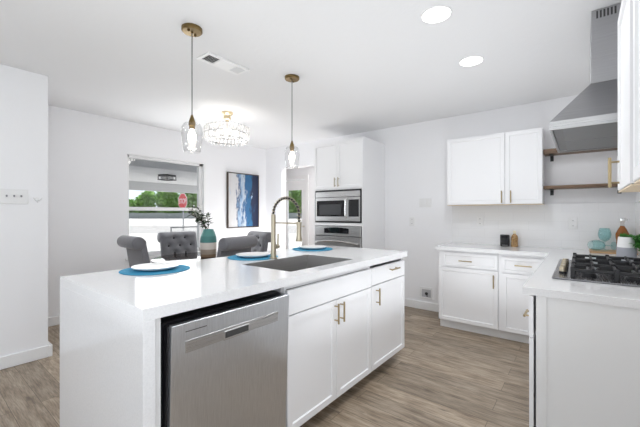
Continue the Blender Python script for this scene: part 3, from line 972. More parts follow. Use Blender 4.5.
# ------------------------------------------------------------------ outlets, switches, valve box
def plate(name, loc, rotz, w, h, label, cat, slots):
    t = thing(name, loc, label, cat, rotz)
    b = MB(); b.box(-w / 2, w / 2, -0.006, 0, -h / 2, h / 2, bev=0.002, seg=2); b.build('cover_plate', M['plastic'], t)
    for (kind, x, z) in slots:
        b = MB()
        if kind == 'outlet':
            b.box(x - 0.017, x + 0.017, -0.008, -0.0062, z - 0.014, z + 0.014, bev=0.0008)
            o = b.build('receptacle', M['plastic'], t)
            for s in (-0.006, 0.006):
                q = MB(); q.box(x + s - 0.0015, x + s + 0.0015, -0.0085, -0.0081, z - 0.003, z + 0.007); q.build('slot', M['slot'], o)
        elif kind == 'toggle':
            b.box(x - 0.005, x + 0.005, -0.018, -0.0062, z - 0.004, z + 0.012, bev=0.001)
            b.build('toggle', M['pipe'], t)
        else:
            b.box(x - 0.018, x + 0.018, -0.009, -0.0062, z - 0.033, z + 0.033, bev=0.001)
            b.build('rocker', M['plastic'], t)
    return t
tile_x = XW - 0.0085
plate('wall_outlet', (tile_x, 0.953, 1.189), -PI / 2, 0.073, 0.118, 'white outlet on the tile under the wide wall cabinet', 'outlet', [('outlet', 0, 0.028), ('outlet', 0, -0.028)])
plate('wall_outlet', (tile_x, 0.060, 1.182), -PI / 2, 0.073, 0.118, 'white outlet on the tile behind the teal glasses', 'outlet', [('outlet', 0, 0.028), ('outlet', 0, -0.028)])
plate('switch_plate', (XW - 0.0005, 1.629, 1.428), -PI / 2, 0.165, 0.118, 'white three-gang rocker switch plate on bare wall left of the wall cabinets', 'switch', [('rocker', -0.046, 0), ('rocker', 0, 0), ('rocker', 0.046, 0)])
plate('wall_outlet', (XW - 0.0005, 1.815, 1.175), -PI / 2, 0.073, 0.118, 'white outlet on the bare wall beside the oven tower', 'outlet', [('outlet', 0, 0.028), ('outlet', 0, -0.028)])
plate('light_switch', (0.600, 3.7555, 1.428), 0, 0.185, 0.125, 'white three-gang toggle switch plate on the left wall', 'switch', [('toggle', -0.046, 0), ('toggle', 0, 0), ('toggle', 0.046, 0)])
t = thing('wall_hook', (0.752, 3.7555, 1.410), 'small white double hook on the left wall beside the switch plate', 'hook')
b = MB(); b.lathe([(0.016, 0), (0.016, 0.004)], n=16, xf=Matrix.Rotation(PI / 2, 4, 'X')); b.build('hook_base', M['plastic'], t, smooth=True)
b = MB()
for s in (-1, 1):
    b.tube([(0, -0.004, -0.004), (s * 0.012, -0.02, -0.012), (s * 0.024, -0.026, 0.002), (s * 0.027, -0.027, 0.012)], 0.0035, 8)
b.tube([(0, -0.004, -0.004), (0, -0.016, -0.026), (0, -0.026, -0.02)], 0.0035, 8)
b.build('prongs', M['plastic'], t, smooth=True)
t = thing('laundry_valve_box', (XW - 0.0005, 1.615, 0.222), 'recessed white utility valve box low on the back wall above the baseboard', 'outlet box', -PI / 2)
b = MB()
for q in ((-0.088, 0.088, 0.05, 0.078), (-0.088, 0.088, -0.078, -0.055), (-0.088, -0.062, -0.055, 0.05), (0.062, 0.088, -0.055, 0.05)):
    b.box(q[0], q[1], -0.010, 0, q[2], q[3], bev=0.001)
b.build('frame', M['plastic'], t)
b = MB(); b.box(-0.062, 0.062, -0.004, -0.0005, -0.055, 0.05); b.build('recess', mat('recess_grey', (0.50, 0.50, 0.52), 0.6), t)
b = MB(); b.lathe([(0.012, 0.004), (0.012, 0.03), (0.020, 0.031), (0.020, 0.037)], (0.012, 0, 0), n=14, xf=Matrix.Rotation(PI / 2, 4, 'X')); b.box(0.008, 0.016, -0.012, -0.004, -0.05, 0.0)
b.build('valve', M['slot'], t, smooth=True)

# ------------------------------------------------------------------ things on the worktops
def blade(b, p, d, L, w, up=Vector((0, 0, 1))):
    d = Vector(d).normalized(); s = d.cross(up)
    if s.length < 1e-3:
        s = Vector((1, 0, 0))
    s.normalize(); n_ = s.cross(d)
    p = Vector(p)
    m1 = p + d * L * 0.5 + n_ * w * 0.25
    q = [p, m1 + s * w / 2, p + d * L, m1 - s * w / 2]
    vs = [b.bm.verts.new(v) for v in q] + [b.bm.verts.new(p + d * L * 0.5 + n_ * w * 0.05)]
    b.bm.faces.new((vs[0], vs[1], vs[4])); b.bm.faces.new((vs[1], vs[2], vs[4])); b.bm.faces.new((vs[2], vs[3], vs[4])); b.bm.faces.new((vs[3], vs[0], vs[4]))


places = [(0.953, 2.000, 'nearest the waterfall end of the island'), (1.690, 1.985, 'just left of the faucet'), (2.418, 1.990, 'at the far end of the island')]
m0 = p0 = None
for x, y, w_ in places:
    if m0 is None:
        b = MB(); b.lathe([(0.188, 0.0), (0.192, 0.002), (0.190, 0.004), (0.0005, 0.0045)], n=56); m0 = b.build('placemat', M['mat'], smooth=True); mo = m0
        b = MB(); b.lathe([(0.078, 0.0), (0.083, 0.002), (0.118, 0.010), (0.130, 0.018), (0.131, 0.0205), (0.127, 0.021), (0.098, 0.013), (0.085, 0.010), (0.0005, 0.009)], n=56); p0 = b.build('dinner_plate', M['plate'], smooth=True); po = p0
    else:
        mo = m0.copy(); COL.objects.link(mo); po = p0.copy(); COL.objects.link(po)
    mo.location = (x, y, ITOP + 0.0003); po.location = (x, y, ITOP + 0.0052)
    tag(mo, 'round blue woven placemat ' + w_, 'placemat', 'blue placemats on the island')
    tag(po, 'round white plate on the blue placemat ' + w_, 'plate', 'white plates on the island')

t = thing('countertop_speaker', (4.235, 0.672, 0.915), 'small black boxy gadget on the back counter beside the brown bottle', 'gadget', -PI / 2 + 0.25)
b = MB(); b.box(-0.046, 0.046, -0.04, 0.04, 0, 0.130, bev=0.010, seg=3); b.build('case', M['black'], t, smooth=True)
b = MB(); b.box(-0.038, 0.020, -0.0415, -0.0402, 0.022, 0.118, bev=0.0005); b.build('front_panel', M['blackglass'], t)
b = MB(); b.box(-0.030, 0.024, -0.0422, -0.0403, 0.012, 0.017); b.build('light_strip', M['galv'], t)
t = thing('soap_bottle', (4.230, 0.575, 0.915), 'small brown patterned bottle with pale cap beside the black gadget', 'bottle')
b = MB(); b.lathe([(0.030, 0), (0.034, 0.006), (0.034, 0.05), (0.030, 0.058), (0.034, 0.068), (0.034, 0.105), (0.026, 0.128), (0.013, 0.138), (0.013, 0.145)], n=20); b.build('bottle_body', M['amberpat'], t, smooth=True)
b = MB(); b.lathe([(0.0145, 0.145), (0.0145, 0.175), (0.012, 0.178)], n=16); b.build('cap', mat('pale_cap', (0.72, 0.66, 0.50), 0.4), t, smooth=True)

b = MB(); b.box(-0.15, 0.15, -0.165, 0.165, 0, 0.014, bev=0.004, seg=2)
o = b.build('cutting_board', M['board'], loc=(4.17, -0.235, 0.9155)); tag(o, 'flat wooden board holding the glasses and amber bottle in the counter corner', 'board')
GP = [(0.038, 0.0), (0.038, 0.003), (0.007, 0.007), (0.0055, 0.02), (0.0055, 0.075), (0.016, 0.083), (0.037, 0.102), (0.049, 0.132), (0.051, 0.155), (0.046, 0.185), (0.037, 0.212),
      (0.0355, 0.212), (0.0445, 0.185), (0.0495, 0.155), (0.0475, 0.132), (0.035, 0.104), (0.012, 0.088), (0.002, 0.086)]
def goblet(name, label, xf=None, loc=None):
    t = thing(name, loc, label, 'glass', group='teal wine glasses on the board')
    b = MB(); b.lathe(GP[5:], n=28, xf=xf); b.build('bowl', M['teal'], t, smooth='full')
    b = MB(); b.lathe(GP[:6], n=24, xf=xf); b.build('stem', M['teal'], t, smooth=True)
goblet('wine_glass', 'teal wine glass standing upright on the wooden board', None, (4.24, -0.185, 0.930))
lay = Matrix.Translation((0, 0, 0.052)) @ Matrix.Rotation(math.radians(-38), 4, 'Z') @ Matrix.Rotation(math.radians(-90 - 3), 4, 'X') @ Matrix.Translation((0, 0, -0.13))
goblet('wine_glass', 'teal wine glass lying on its side on the wooden board', lay, (4.12, -0.14, 0.930))
t = thing('liquor_bottle', (4.225, -0.312, 0.930), 'amber liquor bottle with a steel pourer on the wooden board', 'bottle')
b = MB(); b.lathe([(0.040, 0), (0.044, 0.006), (0.044, 0.10), (0.050, 0.125), (0.050, 0.160), (0.032, 0.205), (0.019, 0.228), (0.0155, 0.237)], n=24); b.build('bottle_body', M['amber'], t, smooth=True)
b = MB(); b.lathe([(0.0158, 0.237), (0.0150, 0.270), (0.019, 0.272), (0.019, 0.286)], n=16); b.build('neck', M['amberglass'], t, smooth=True)
b = MB(); b.lathe([(0.0205, 0.286), (0.0205, 0.306), (0.012, 0.310)], n=16); b.tube([(0, 0.005, 0.306), (0, -0.012, 0.310), (0, -0.035, 0.303), (0, -0.042, 0.285)], 0.006, 8); b.build('pourer', M['chrome'], t, smooth=True)
b = MB()
for i in range(9):
    a0 = math.radians(125 + i * 14); 
    a1 = math.radians(125 + (i + 1) * 14)
    b.quad([(0.0448 * math.cos(a0), 0.0448 * math.sin(a0), 0.02), (0.0448 * math.cos(a1), 0.0448 * math.sin(a1), 0.02), (0.0448 * math.cos(a1), 0.0448 * math.sin(a1), 0.095), (0.0448 * math.cos(a0), 0.0448 * math.sin(a0), 0.095)])
b.build('paper_label', mat('grey_label', (0.35, 0.33, 0.34), 0.6), t)

t = thing('potted_plant', (3.62, -0.292, 0.915), 'bushy green plant in a white and grey pot behind the cooktop', 'plant')
b = MB(); b.lathe([(0.060, 0), (0.063, 0.004), (0.060, 0.09), (0.051, 0.178), (0.047, 0.181), (0.046, 0.168), (0.001, 0.16)], n=32); b.build('pot', M['pot'], t, smooth=True)
b = MB()
rnd = random.Random(3)
for i in range(420):
    a = rnd.uniform(0, 2 * PI); r = 0.075 * math.sqrt(rnd.random())
    c = Vector((-0.01 + r * math.cos(a), -0.085 + r * math.sin(a), 0.085 + rnd.uniform(0, 0.10)))
    blade(b, c, (rnd.uniform(-1, 1), rnd.uniform(-1, 1), rnd.uniform(-0.2, 1)), rnd.uniform(0.025, 0.045), 0.018)
for i in range(60):
    a = rnd.uniform(0, 2 * PI); r = 0.038 * math.sqrt(rnd.random())
    blade(b, (r * math.cos(a), r * math.sin(a), 0.17), (0.5 * math.cos(a), 0.5 * math.sin(a) - 0.5, 0.7), rnd.uniform(0.03, 0.05), 0.012)
b.build('foliage', M['herb'], t)

# ------------------------------------------------------------------ dining set
TC = Vector((2.31, 3.64, 0))
t = thing('dining_table', TC, 'round glossy dark wood dining table among the grey tufted chairs', 'table')
b = MB(); b.lathe([(0.545, 0.722), (0.570, 0.730), (0.572, 0.745), (0.566, 0.75)], n=72); b.build('tabletop', M['darkwood'], t, smooth=True)
b = MB(); b.lathe([(0.06, 0.05), (0.045, 0.10), (0.05, 0.40), (0.07, 0.60), (0.14, 0.70), (0.16, 0.7218)], n=28); b.build('pedestal', M['darkwood'], t, smooth=True)
b = MB(); b.lathe([(0.19, 0), (0.19, 0.02), (0.10, 0.045), (0.062, 0.052)], n=36); b.build('base', M['darkwood'], t, smooth=True)

CW = 0.235
def tuft_y(z):      # front plane of the backrest leans back
    return -0.192 - (z - 0.48) * 0.19
BUT = [(x, z) for z, xs in ((0.955, (-0.075, 0.075)), (0.855, (-0.15, 0, 0.15)), (0.755, (-0.075, 0.075)), (0.655, (-0.15, 0, 0.15)), (0.555, (-0.075, 0.075))) for x in xs]
def make_chair():
    t = thing('dining_chair', (0, 0, 0), '', 'chair')
    b = MB(); b.box(-CW, CW, -0.21, 0.125, 0.375, 0.485, bev=0.03, seg=3); b.build('seat', M['cloth'], t, smooth=True)
    # backrest with scrolled top, outline in y-z
    out = [(-0.20, 0.38), (tuft_y(0.48), 0.48), (tuft_y(0.96), 0.96), (-0.338, 0.96), (-0.258, 0.48), (-0.250, 0.38)]
    b = MB(); b.prism(out, 'x', -CW - 0.008, CW + 0.008, bev=0.010, seg=3); b.build('backrest', M['cloth'], t, smooth=True)
    cy_, cz_, r = -0.352, 0.966, 0.070
    L_ = CW + 0.016
    b = MB(); b.lathe([(0.02, -L_), (r * 0.80, -L_ + 0.002), (r * 0.95, -L_ + 0.009), (r, -L_ + 0.022), (r, L_ - 0.022), (r * 0.95, L_ - 0.009), (r * 0.80, L_ - 0.002), (0.02, L_)], n=32,
                      xf=Matrix.Translation((0, cy_, cz_)) @ Matrix.Rotation(PI / 2, 4, 'Y'))
    b.build('rolled_top', M['cloth'], t, smooth='full')
    def sy(z):
        return tuft_y(z) if z <= 0.966 else cy_ + math.sqrt(max(0, r * r - (z - cz_) ** 2))
    b = MB(); nx, nz = 44, 52
    g = {}
    for i in range(nx + 1):
        for j in range(nz + 1):
            x = -CW + 0.005 + (2 * CW - 0.01) * i / nx; z = 0.49 + 0.53 * j / nz
            dmin = min((x - bx) ** 2 + (z - bz) ** 2 for bx, bz in BUT)
            puff = 0.026 * (1 - math.exp(-dmin / (2 * 0.026 ** 2)))
            e = min(1, (CW - abs(x)) / 0.04) * min(1, (z - 0.485) / 0.03) * min(1, (1.022 - z) / 0.04)
            g[i, j] = b.bm.verts.new((x, sy(z) - 0.004 + puff * max(0, e) ** 0.5, z))
    for i in range(nx):
        for j in range(nz):
            b.bm.faces.new((g[i, j], g[i + 1, j], g[i + 1, j + 1], g[i, j + 1]))
    pn = b.build('tufted_panel', M['cloth'], t, smooth='full')
    for bx, bz in BUT:
        b = MB(); r_ = bmesh.ops.create_uvsphere(b.bm, u_segments=10, v_segments=6, radius=0.015)
        for v in r_['verts']:
            v.co = Vector((bx + v.co.x, sy(bz) + 0.002 + v.co.y * 0.5, bz + v.co.z))
        b.build('button', M['button'], pn, smooth='full')
    for sx_ in (-1, 1):
        for yy in (0.085, -0.215):
            b = MB(); b.tube([(sx_ * (CW - 0.035), yy, 0.38), (sx_ * (CW - 0.03), yy - (0.03 if yy < 0 else 0), 0.0)], [0.024, 0.016], 4); b.build('leg', M['legwood'], t)
    return t
chair0 = make_chair()
chairs = [((1.585, 3.905), 'grey tufted dining chair seen from behind, nearest the left wall'),
          ((2.380, 4.380), 'grey tufted dining chair in front of the window, facing the kitchen'),
          ((2.285, 2.915), 'grey dining chair with its rolled back turned to the island'),
          ((3.110, 3.500), 'grey tufted dining chair beneath the abstract painting, half hidden by the nearest chair')]
for i, ((px, py), lab) in enumerate(chairs):
    c = chair0 if i == 0 else copy_tree(chair0)
    P = Vector((px, py, 0)); dv = (TC - P).normalized()
    if i == 0:
        dv = Vector((math.cos(math.radians(-4)), math.sin(math.radians(-4)), 0))
    if i == 2:
        dv = Vector((math.cos(math.radians(101)), math.sin(math.radians(101)), 0))
    c.location = P + dv * 0.352
    c.rotation_euler = (0, 0, math.atan2(dv.y, dv.x) - PI / 2)
    tag(c, lab, 'chair', 'tufted dining chairs around the round table')

t = thing('flower_vase', (2.37, 3.62, 0.7505), 'teal, cream and brown banded vase with leafy flower stems on the dining table', 'vase')
b = MB(); b.lathe([(0.086, 0), (0.093, 0.01), (0.096, 0.10), (0.098, 0.20), (0.094, 0.245), (0.075, 0.305), (0.062, 0.328), (0.060, 0.34), (0.054, 0.34), (0.05, 0.31), (0.001, 0.30)], n=36); b.build('vase_body', M['vase'], t, smooth=True)
rnd = random.Random(11)
fo, fl, st = MB(), MB(), MB()
cu = Vector((0.618, -0.786, 0))
for k in range(9):
    lean = rnd.uniform(-1.25, 0.0) if k else -1.0
    tip = Vector((0, 0, 0.33)) + cu * (lean * 0.24) + Vector((rnd.uniform(-.06, .06), rnd.uniform(-.06, .06), rnd.uniform(0.14, 0.28)))
    p0_ = Vector((rnd.uniform(-.02, .02), rnd.uniform(-.02, .02), 0.30))
    mid = p0_.lerp(tip, 0.5) + Vector((0, 0, 0.05))
    ps = [p0_, p0_.lerp(mid, .5) + Vector((0, 0, .01)), mid, mid.lerp(tip, .5), tip]
    st.tube(ps, 0.0025, 5)
    for q in range(11):
        f_ = rnd.uniform(0.25, 1.0); p, tg = along(ps, f_)
        dirv = Vector((rnd.uniform(-1, 1), rnd.uniform(-1, 1), rnd.uniform(-0.4, 0.8)))
        blade(fo, p, dirv, rnd.uniform(0.055, 0.09), 0.038)
    for q in range(4):
        p, tg = along(ps, rnd.uniform(0.5, 1.0))
        for r_ in range(3):
            blade(fl, p + Vector((rnd.uniform(-.03, .03), rnd.uniform(-.03, .03), rnd.uniform(-.01, .03))), (rnd.uniform(-1, 1), rnd.uniform(-1, 1), rnd.uniform(-.2, 1)), 0.035, 0.024)
st.build('stems', M['bark'], t); fo.build('leaves', M['sage'], t); fl.build('flowers', M['petal'], t)

# painting
t = thing('framed_painting', (3.802, YW, 1.515), 'abstract blue and white painting in a thin dark frame on the window wall', 'painting')
b = MB(); hx_, hz_ = 0.345, 0.480
for q in ((-hx_, hx_, hz_ - 0.014, hz_), (-hx_, hx_, -hz_, -hz_ + 0.014), (-hx_, -hx_ + 0.014, -hz_, hz_), (hx_ - 0.014, hx_, -hz_, hz_)):
    b.box(q[0], q[1], -0.042, -0.001, q[2], q[3])
b.build('frame', mat('walnut_frame', (0.06, 0.04, 0.028), 0.4), t)
b = MB(); b.box(-hx_ + 0.016, hx_ - 0.016, -0.034, -0.003, -hz_ + 0.016, hz_ - 0.016); b.build('canvas', M['canvas'], t)

# ------------------------------------------------------------------ ceiling fixtures
def pendant(x, y, label):
    t = thing('pendant_light', (x, y, CZ), label, 'pendant light', group='pendant lights over the island')
    b = MB(); b.lathe([(0.066, -0.0005), (0.066, -0.020), (0.060, -0.026), (0.008, -0.028), (0.007, -0.034)], n=32)
    for a in (0.4, 0.4 + PI):
        b.lathe([(0.008, -0.025), (0.008, -0.034), (0.003, -0.038)], (0.035 * math.cos(a), 0.035 * math.sin(a), 0), 12)
    b.build('canopy', M['brass'], t, smooth=True)
    b = MB(); b.tube([(0, 0, -0.03), (0, 0, -0.585)], 0.0035, 8); b.build('cord', mat('grey_cord', (0.13, 0.13, 0.13), 0.5), t, smooth=True)
    b = MB(); b.lathe([(0.006, -0.575), (0.010, -0.590), (0.018, -0.612), (0.022, -0.628), (0.022, -0.648), (0.018, -0.650), (0.017, -0.672)], n=24); b.build('socket', M['brass'], t, smooth=True)
    b = MB(); b.lathe([(0.029, -0.628), (0.050, -0.634), (0.065, -0.660), (0.0675, -0.700), (0.061, -0.780), (0.055, -0.822), (0.0525, -0.824), (0.0585, -0.780), (0.0655, -0.700), (0.063, -0.662), (0.049, -0.637), (0.029, -0.631)], n=36, caps=False); b.build('glass_shade', M['shade'], t, smooth='full')
    b = MB(); b.lathe([(0.012, -0.672), (0.014, -0.685), (0.024, -0.705), (0.027, -0.725), (0.022, -0.750), (0.010, -0.768), (0.002, -0.772)], n=20); b.build('bulb', M['bulb'], t, smooth='full')
    l_ = lamp('pendant_bulb_light', 'POINT', (0, 0, -0.80), 2.2, (1, 0.93, 0.83), shadow_soft_size=0.03)
    l_.parent = t
    return t
pendant(1.206, 2.031, 'brass pendant light with clear glass shade nearest the camera, over the island')
pendant(2.193, 2.045, 'brass pendant light with clear glass shade farther along the island, by the oven tower')

t = thing('crystal_chandelier', (2.475, 3.385, CZ), 'round crystal drum chandelier glowing over the dining table', 'chandelier')
b = MB(); b.lathe([(0.070, -0.0005), (0.068, -0.022), (0.045, -0.040), (0.043, -0.085), (0.020, -0.095), (0.014, -0.13), (0.014, -0.20)], n=32); b.build('canopy', mat('pale_gold', (0.72, 0.60, 0.40), 0.3, 1.0), t, smooth=True)
b = MB()
for R_, z in ((0.252, -0.186), (0.252, -0.266), (0.228, -0.336)):
    b.tube([(R_ * math.cos(2 * PI * k / 48), R_ * math.sin(2 * PI * k / 48), z) for k in range(49)], 0.006, 6)
for k in range(6):
    a = 2 * PI * k / 6
    b.tube([(0.012 * math.cos(a), 0.012 * math.sin(a), -0.18), (0.252 * math.cos(a), 0.252 * math.sin(a), -0.186)], 0.004, 6)
    b.tube([(0.252 * math.cos(a), 0.252 * math.sin(a), -0.186), (0.228 * math.cos(a), 0.228 * math.sin(a), -0.336)], 0.003, 6)
    b.tube([(0.12 * math.cos(a), 0.12 * math.sin(a), -0.183), (0.12 * math.cos(a), 0.12 * math.sin(a), -0.225)], 0.008, 8)
b.build('frame', M['chrome'], t, smooth=True)
for k in range(6):
    a = 2 * PI * k / 6
    b = MB(); b.lathe([(0.008, -0.222), (0.016, -0.245), (0.014, -0.265), (0.002, -0.295)], (0.12 * math.cos(a), 0.12 * math.sin(a), 0), 12); b.build('bulb', M['candle'], t, smooth='full')
proto = {}
for tier, (n_, R_, z, L) in enumerate(((34, 0.260, -0.182, 0.084), (34, 0.254, -0.264, 0.072), (30, 0.232, -0.336, 0.030))):
    me = None
    for k in range(n_):
        a = 2 * PI * (k + 0.5 * tier) / n_
        if me is None:
            b = MB(); b.lathe([(0.002, 0), (0.017, -0.012), (0.020, -L * 0.5), (0.017, -L * 0.86), (0.002, -L)], n=6)
            o = b.build('crystal_prism', M['crystal'], t); me = o.data
        else:
            o = bpy.data.objects.new('crystal_prism', me); COL.objects.link(o); o.parent = t
        o.location = (R_ * math.cos(a), R_ * math.sin(a), z); o.rotation_euler = (0, 0, a)
        o.scale = (0.55, 1, 1) if tier < 2 else (0.6, 0.8, 1)
l_ = lamp('chandelier_light', 'POINT', (0, 0, -0.27), 3.4, (1, 0.96, 0.90), shadow_soft_size=0.09)
l_.parent = t

def downlight(x, y, label, e=6.5):
    t = thing('recessed_downlight', (x, y, CZ), label, 'ceiling light', group='recessed ceiling lights')
    b = MB(); b.lathe([(0.082, -0.0005), (0.092, -0.0005), (0.090, -0.005), (0.083, -0.006)], n=40, caps=False); b.build('trim_ring', M['trim'], t, smooth=True)
    b = MB(); b.lathe([(0.0825, -0.001), (0.0825, -0.005)], n=40); b.build('lens', M['led'], t)
    l_ = lamp('downlight_beam', 'AREA', (0, 0, -0.010), e, (0.94, 0.97, 1.0), shape='DISK', size=0.14)
    l_.parent = t
downlight(2.055, 0.700, 'bright round recessed ceiling light nearest the camera')
downlight(2.855, 0.692, 'bright round recessed ceiling light nearer the back wall')
downlight(-1.1, 0.9, 'unseen recessed ceiling light added behind the camera by the stove wall')  # this and the next are unseen, added for more room light
downlight(-1.1, 2.7, 'unseen recessed ceiling light added behind the camera by the left wall')

t = thing('air_vent', (1.655, 2.307, CZ), 'white rectangular air supply register on the ceiling between the pendants', 'vent')
b = MB()
for q in ((-0.20, 0.20, 0.055, 0.086), (-0.20, 0.20, -0.086, -0.055), (-0.20, -0.175, -0.055, 0.055), (0.175, 0.20, -0.055, 0.055), (-0.07, 0.085, -0.055, 0.055)):
    b.box(q[0], q[1], q[2], q[3], -0.009, -0.0005, bev=0.001)
b.build('frame', M['trim'], t)
dk = mat('duct_dark', (0.10, 0.10, 0.10), 0.8)
for x0, x1 in ((-0.175, -0.07), (0.085, 0.175)):
    b = MB(); b.box(x0, x1, -0.055, 0.055, -0.002, -0.0006); b.build('duct_opening', dk, t)
for x0, x1, s in ((-0.175, -0.07, 1), (0.085, 0.175, -1)):
    n_ = 7
    for k in range(n_):
        b = MB(); xx = x0 + (x1 - x0) * (k + 0.5) / n_
        b.box(-0.006, 0.006, -0.055, 0.055, -0.0006, 0.0006, xf=Matrix.Translation((xx, 0, -0.006)) @ Matrix.Rotation(-s * math.radians(42), 4, 'Y')); b.build('louver', M['trim'], t)

# ------------------------------------------------------------------ outside
GZ = -0.15
def ground_poly(name, material, pts, z):
    b = MB(); b.prism(pts, 'z', z - 0.1, z); return struct(b.build(name, material))
ground_poly('ground', M['concrete'], [(-40, 4.87), (90, 4.87), (90, 34), (-40, 34)], GZ)
ground_poly('ground_strip', M['concrete'], [(5.73, -30), (90, -30), (90, 4.87), (5.73, 4.87)], GZ)
FWD = Vector((0.786, 0.618, 0)); RT = Vector((0.618, -0.786, 0))
def cp(F, R, z=0.0):
    v = FWD * F + RT * R; return Vector((v.x, v.y, z))
b = MB(); b.prism([tuple(cp(24, -60)[:2]), tuple(cp(24, 30)[:2]), tuple(cp(46, 30)[:2]), tuple(cp(46, -60)[:2])], 'z', GZ, GZ + 0.012); struct(b.build('road', M['road']))
b = MB(); b.prism([tuple(cp(46, -70)[:2]), tuple(cp(46, 40)[:2]), tuple(cp(120, 90)[:2]), tuple(cp(120, -140)[:2])], 'z', GZ - 0.05, GZ + 0.03); struct(b.build('verge', M['grassland']))
# carport
CPX0, CPX1, CPY1 = -1.5, 10.5, 12.3
def out_thing(o, label, cat):
    return tag(o, label, cat)
t = thing('carport_roof', (4.4, 8.5, 2.4), 'white carport roof with a grey beam and an added grey band outside the dining window', 'roof')
b = MB(); b.prism([(CPX0 - 4.4, 4.90 - 8.5), (XW - 0.03 - 4.4, 4.90 - 8.5), (XW - 0.03 - 4.4, 5.90 - 8.5), (CPX1 - 4.4, 5.90 - 8.5), (CPX1 - 4.4, CPY1 - 8.5), (CPX0 - 4.4, CPY1 - 8.5)], 'z', 0.0, 0.12); b.build('deck', M['carport'], t)
b = MB(); b.box(CPX0 - 4.4, CPX1 - 4.4, CPY1 - 0.20 - 8.5, CPY1 - 8.5, -0.30, -0.0005); b.build('beam', M['beam'], t)
b = MB(); b.box(CPX0 - 4.4, CPX1 - 4.4, 6.95 - 8.5, 7.08 - 8.5, -0.16, -0.0005); b.build('beam', M['beam'], t)  # crosspiece added to imitate a grey band across the ceiling
for x in (-1.3, 10.3):
    b = MB(); b.box(x - 0.07 - 4.4, x + 0.07 - 4.4, CPY1 - 0.17 - 8.5, CPY1 - 0.03 - 8.5, -2.55, -0.3005); b.build('post', M['carport'], t)
t = thing('outdoor_ceiling_light', (4.80, 9.40, 2.40), 'black box-frame ceiling light under the carport roof', 'ceiling light', 0.3)
b = MB(); b.box(-0.17, 0.17, -0.17, 0.17, -0.05, -0.001, bev=0.004); b.build('housing', M['black'], t)
b = MB()
for sx_ in (-1, 1):
    b.box(sx_ * 0.165 - 0.014, sx_ * 0.165 + 0.014, -0.173, 0.173, -0.155, -0.13); b.box(-0.173, 0.173, sx_ * 0.165 - 0.014, sx_ * 0.165 + 0.014, -0.155, -0.13)
    for sy_ in (-1, 1):
        b.box(sx_ * 0.165 - 0.008, sx_ * 0.165 + 0.008, sy_ * 0.165 - 0.008, sy_ * 0.165 + 0.008, -0.15, -0.05)
b.build('cage', M['black'], t)
b = MB(); b.box(-0.13, 0.13, -0.13, 0.13, -0.13, -0.051, bev=0.02); b.build('lens', thin_glass('frosted_lens', (0.7, 0.7, 0.7), 0.2, 1.5, 3), t)
# railing
t = thing('metal_railing', (5.8, 9.5, GZ), 'thin grey metal railing outside beyond the dining window', 'railing')
b = MB(); b.tube([(-0.85, 0, 1.02), (0.9, 0, 1.02)], 0.018, 8); b.build('top_rail', M['galv'], t)
b = MB(); b.tube([(-0.85, 0, 0.55), (0.9, 0, 0.55)], 0.014, 8); b.build('mid_rail', M['galv'], t)
for x in (-0.83, 0.02, 0.87):
    b = MB(); b.tube([(x, 0, 0), (x, 0, 1.02)], 0.018, 8); b.build('post', M['galv'], t)
# stop sign
sp = cp(15.5, (183 - 320) / 331 * 15.5)
t = thing('stop_sign', (sp.x, sp.y, GZ), 'red octagonal stop sign on a thin pole beyond the window', 'sign', math.atan2(-RT.y, -RT.x) + PI + math.radians(-38))
b = MB(); b.tube([(0, 0.02, 0), (0, 0.02, 2.35)], 0.03, 8); b.build('pole', M['galv'], t)
oc = lambda r: [(r / math.cos(PI / 8) * math.cos(PI / 8 + k * PI / 4), 2.0 + r / math.cos(PI / 8) * math.sin(PI / 8 + k * PI / 4)) for k in range(8)]
b = MB(); b.prism(oc(0.38), 'y', -0.014, -0.009); b.build('sign_border', M['signwhite'], t)
b = MB(); b.prism(oc(0.355), 'y', -0.018, -0.0142); face = b.build('sign_face', M['signred'], t)
cu_ = bpy.data.curves.new('lettering', 'FONT'); cu_.body = 'STOP'; cu_.size = 0.34; cu_.align_x = 'CENTER'; cu_.align_y = 'CENTER'; cu_.extrude = 0.001
tmp = bpy.data.objects.new('lettering_tmp', cu_); COL.objects.link(tmp)
bpy.context.view_layer.update()
me = bpy.data.meshes.new_from_object(tmp.evaluated_get(bpy.context.evaluated_depsgraph_get()))
bpy.data.objects.remove(tmp)
me.transform(Matrix.Translation((0, -0.0195, 2.0)) @ Matrix.Rotation(PI / 2, 4, 'X') @ Matrix.Diagonal((0.78, 1.0, 1, 1)))
me.materials.clear(); me.materials.append(M['signwhite'])
lo_ = bpy.data.objects.new('lettering', me); COL.objects.link(lo_); lo_.parent = t
# fence
def fence_run(F, R0, R1, label):
    mid = cp(F, (R0 + R1) / 2)
    t = thing('board_fence', (mid.x, mid.y, GZ), label, 'fence', math.atan2(RT.y, RT.x))
    L = (R1 - R0) / 2
    b = MB(); b.prism([(-9, 0.0), (-0.2, 0.715), (0.2, 0.715), (0.2, 0.0)], 'x', -L, L); b.build('bank', M['concrete'], t)
    b = MB()
    n_ = int(2 * L / 0.2)
    for k in range(n_):
        x = -L + 2 * L * k / n_
        b.box(x, x + 2 * L / n_ - 0.012, -0.012, 0.012, 0.72, 1.5 + 0.03 * math.sin(k * 12.9))
    b.build('boards', M['fence'], t)
    for z in (0.85, 1.35):
        b = MB(); b.box(-L, L, 0.013, 0.05, z - 0.04, z + 0.04); b.build('rail', M['fence'], t)
fence_run(48, -32, -10, 'long grey board fence across the road beyond the dining window')
fence_run(48, -9, 2, 'grey board fence across the road seen through the hall door')
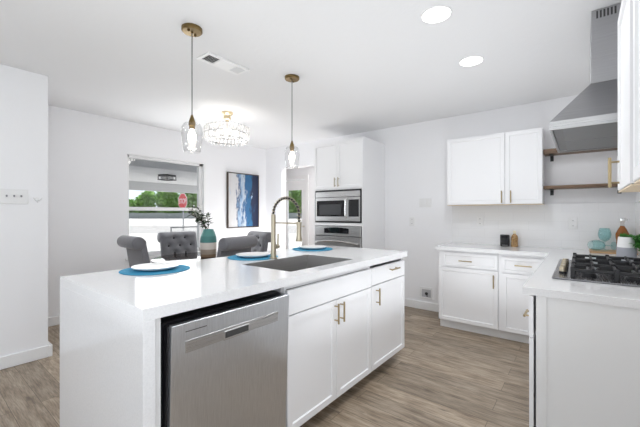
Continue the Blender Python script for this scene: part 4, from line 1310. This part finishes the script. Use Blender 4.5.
# trees
def tree(F, R, h, w_, label, seed):
    rnd = random.Random(seed)
    c = cp(F, R)
    t = thing('leafy_tree', (c.x, c.y, GZ), label, 'tree', group='trees behind the road')
    b = MB(); b.tube([(0, 0, 0), (0.1, 0, h * 0.3), (0.0, 0.1, h * 0.6)], [0.18, 0.14, 0.08], 8); b.build('trunk', M['bark'], t)
    b = MB()
    blobs = [(rnd.uniform(-w_, w_) * 0.5, rnd.uniform(-w_, w_) * 0.5, h * (0.12 + 0.72 * q_ / 21), rnd.uniform(0.42, 0.54) * w_) for q_ in range(22)]
    for (x, y, z, r) in blobs:
        for _ in range(230):
            d_ = Vector((rnd.gauss(0, 1), rnd.gauss(0, 1), rnd.gauss(0, 1))).normalized()
            p = Vector((x, y, z)) + d_ * r * rnd.uniform(0.75, 1.05)
            p.z = max(0.1, min(h, p.z))
            blade(b, p, d_ + Vector((rnd.uniform(-.8, .8), rnd.uniform(-.8, .8), rnd.uniform(-.8, .4))), rnd.uniform(0.3, 0.5), 0.28)
    b.build('crown', M['leaf'], t)
TR = [(51.5, -30.2, 3.9, 'leafy green tree behind the fence at the left edge of the dining window'),
      (55.5, -29.6, 4.3, 'low leafy green tree in the back row, second from the left in the dining window'),
      (51.5, -26.8, 5.0, 'leafy green tree behind the fence, left of centre in the dining window'),
      (55.5, -26.2, 6.0, 'taller leafy green tree in the back row, middle of the dining window'),
      (51.5, -23.4, 5.3, 'leafy green tree behind the fence left of the stop sign'),
      (55.5, -22.6, 5.9, 'leafy green tree in the back row behind the stop sign'),
      (51.5, -20.0, 5.4, 'leafy green tree behind the fence right of the stop sign'),
      (55.5, -19.0, 6.0, 'leafy green tree in the back row right of the stop sign'),
      (51.5, -16.3, 5.2, 'leafy green tree behind the fence at the right edge of the dining window'),
      (51.5, -5.8, 6.2, 'leafy green tree filling the left of the hall door glass'),
      (55.5, -4.2, 6.4, 'leafy green tree in the back row filling the middle of the hall door glass'),
      (51.5, -2.4, 6.0, 'leafy green tree filling the right of the hall door glass')]
for i, (F_, R_, h_, lab) in enumerate(TR):
    tree(F_, R_, h_, 1.42, lab, seed=20 + i)
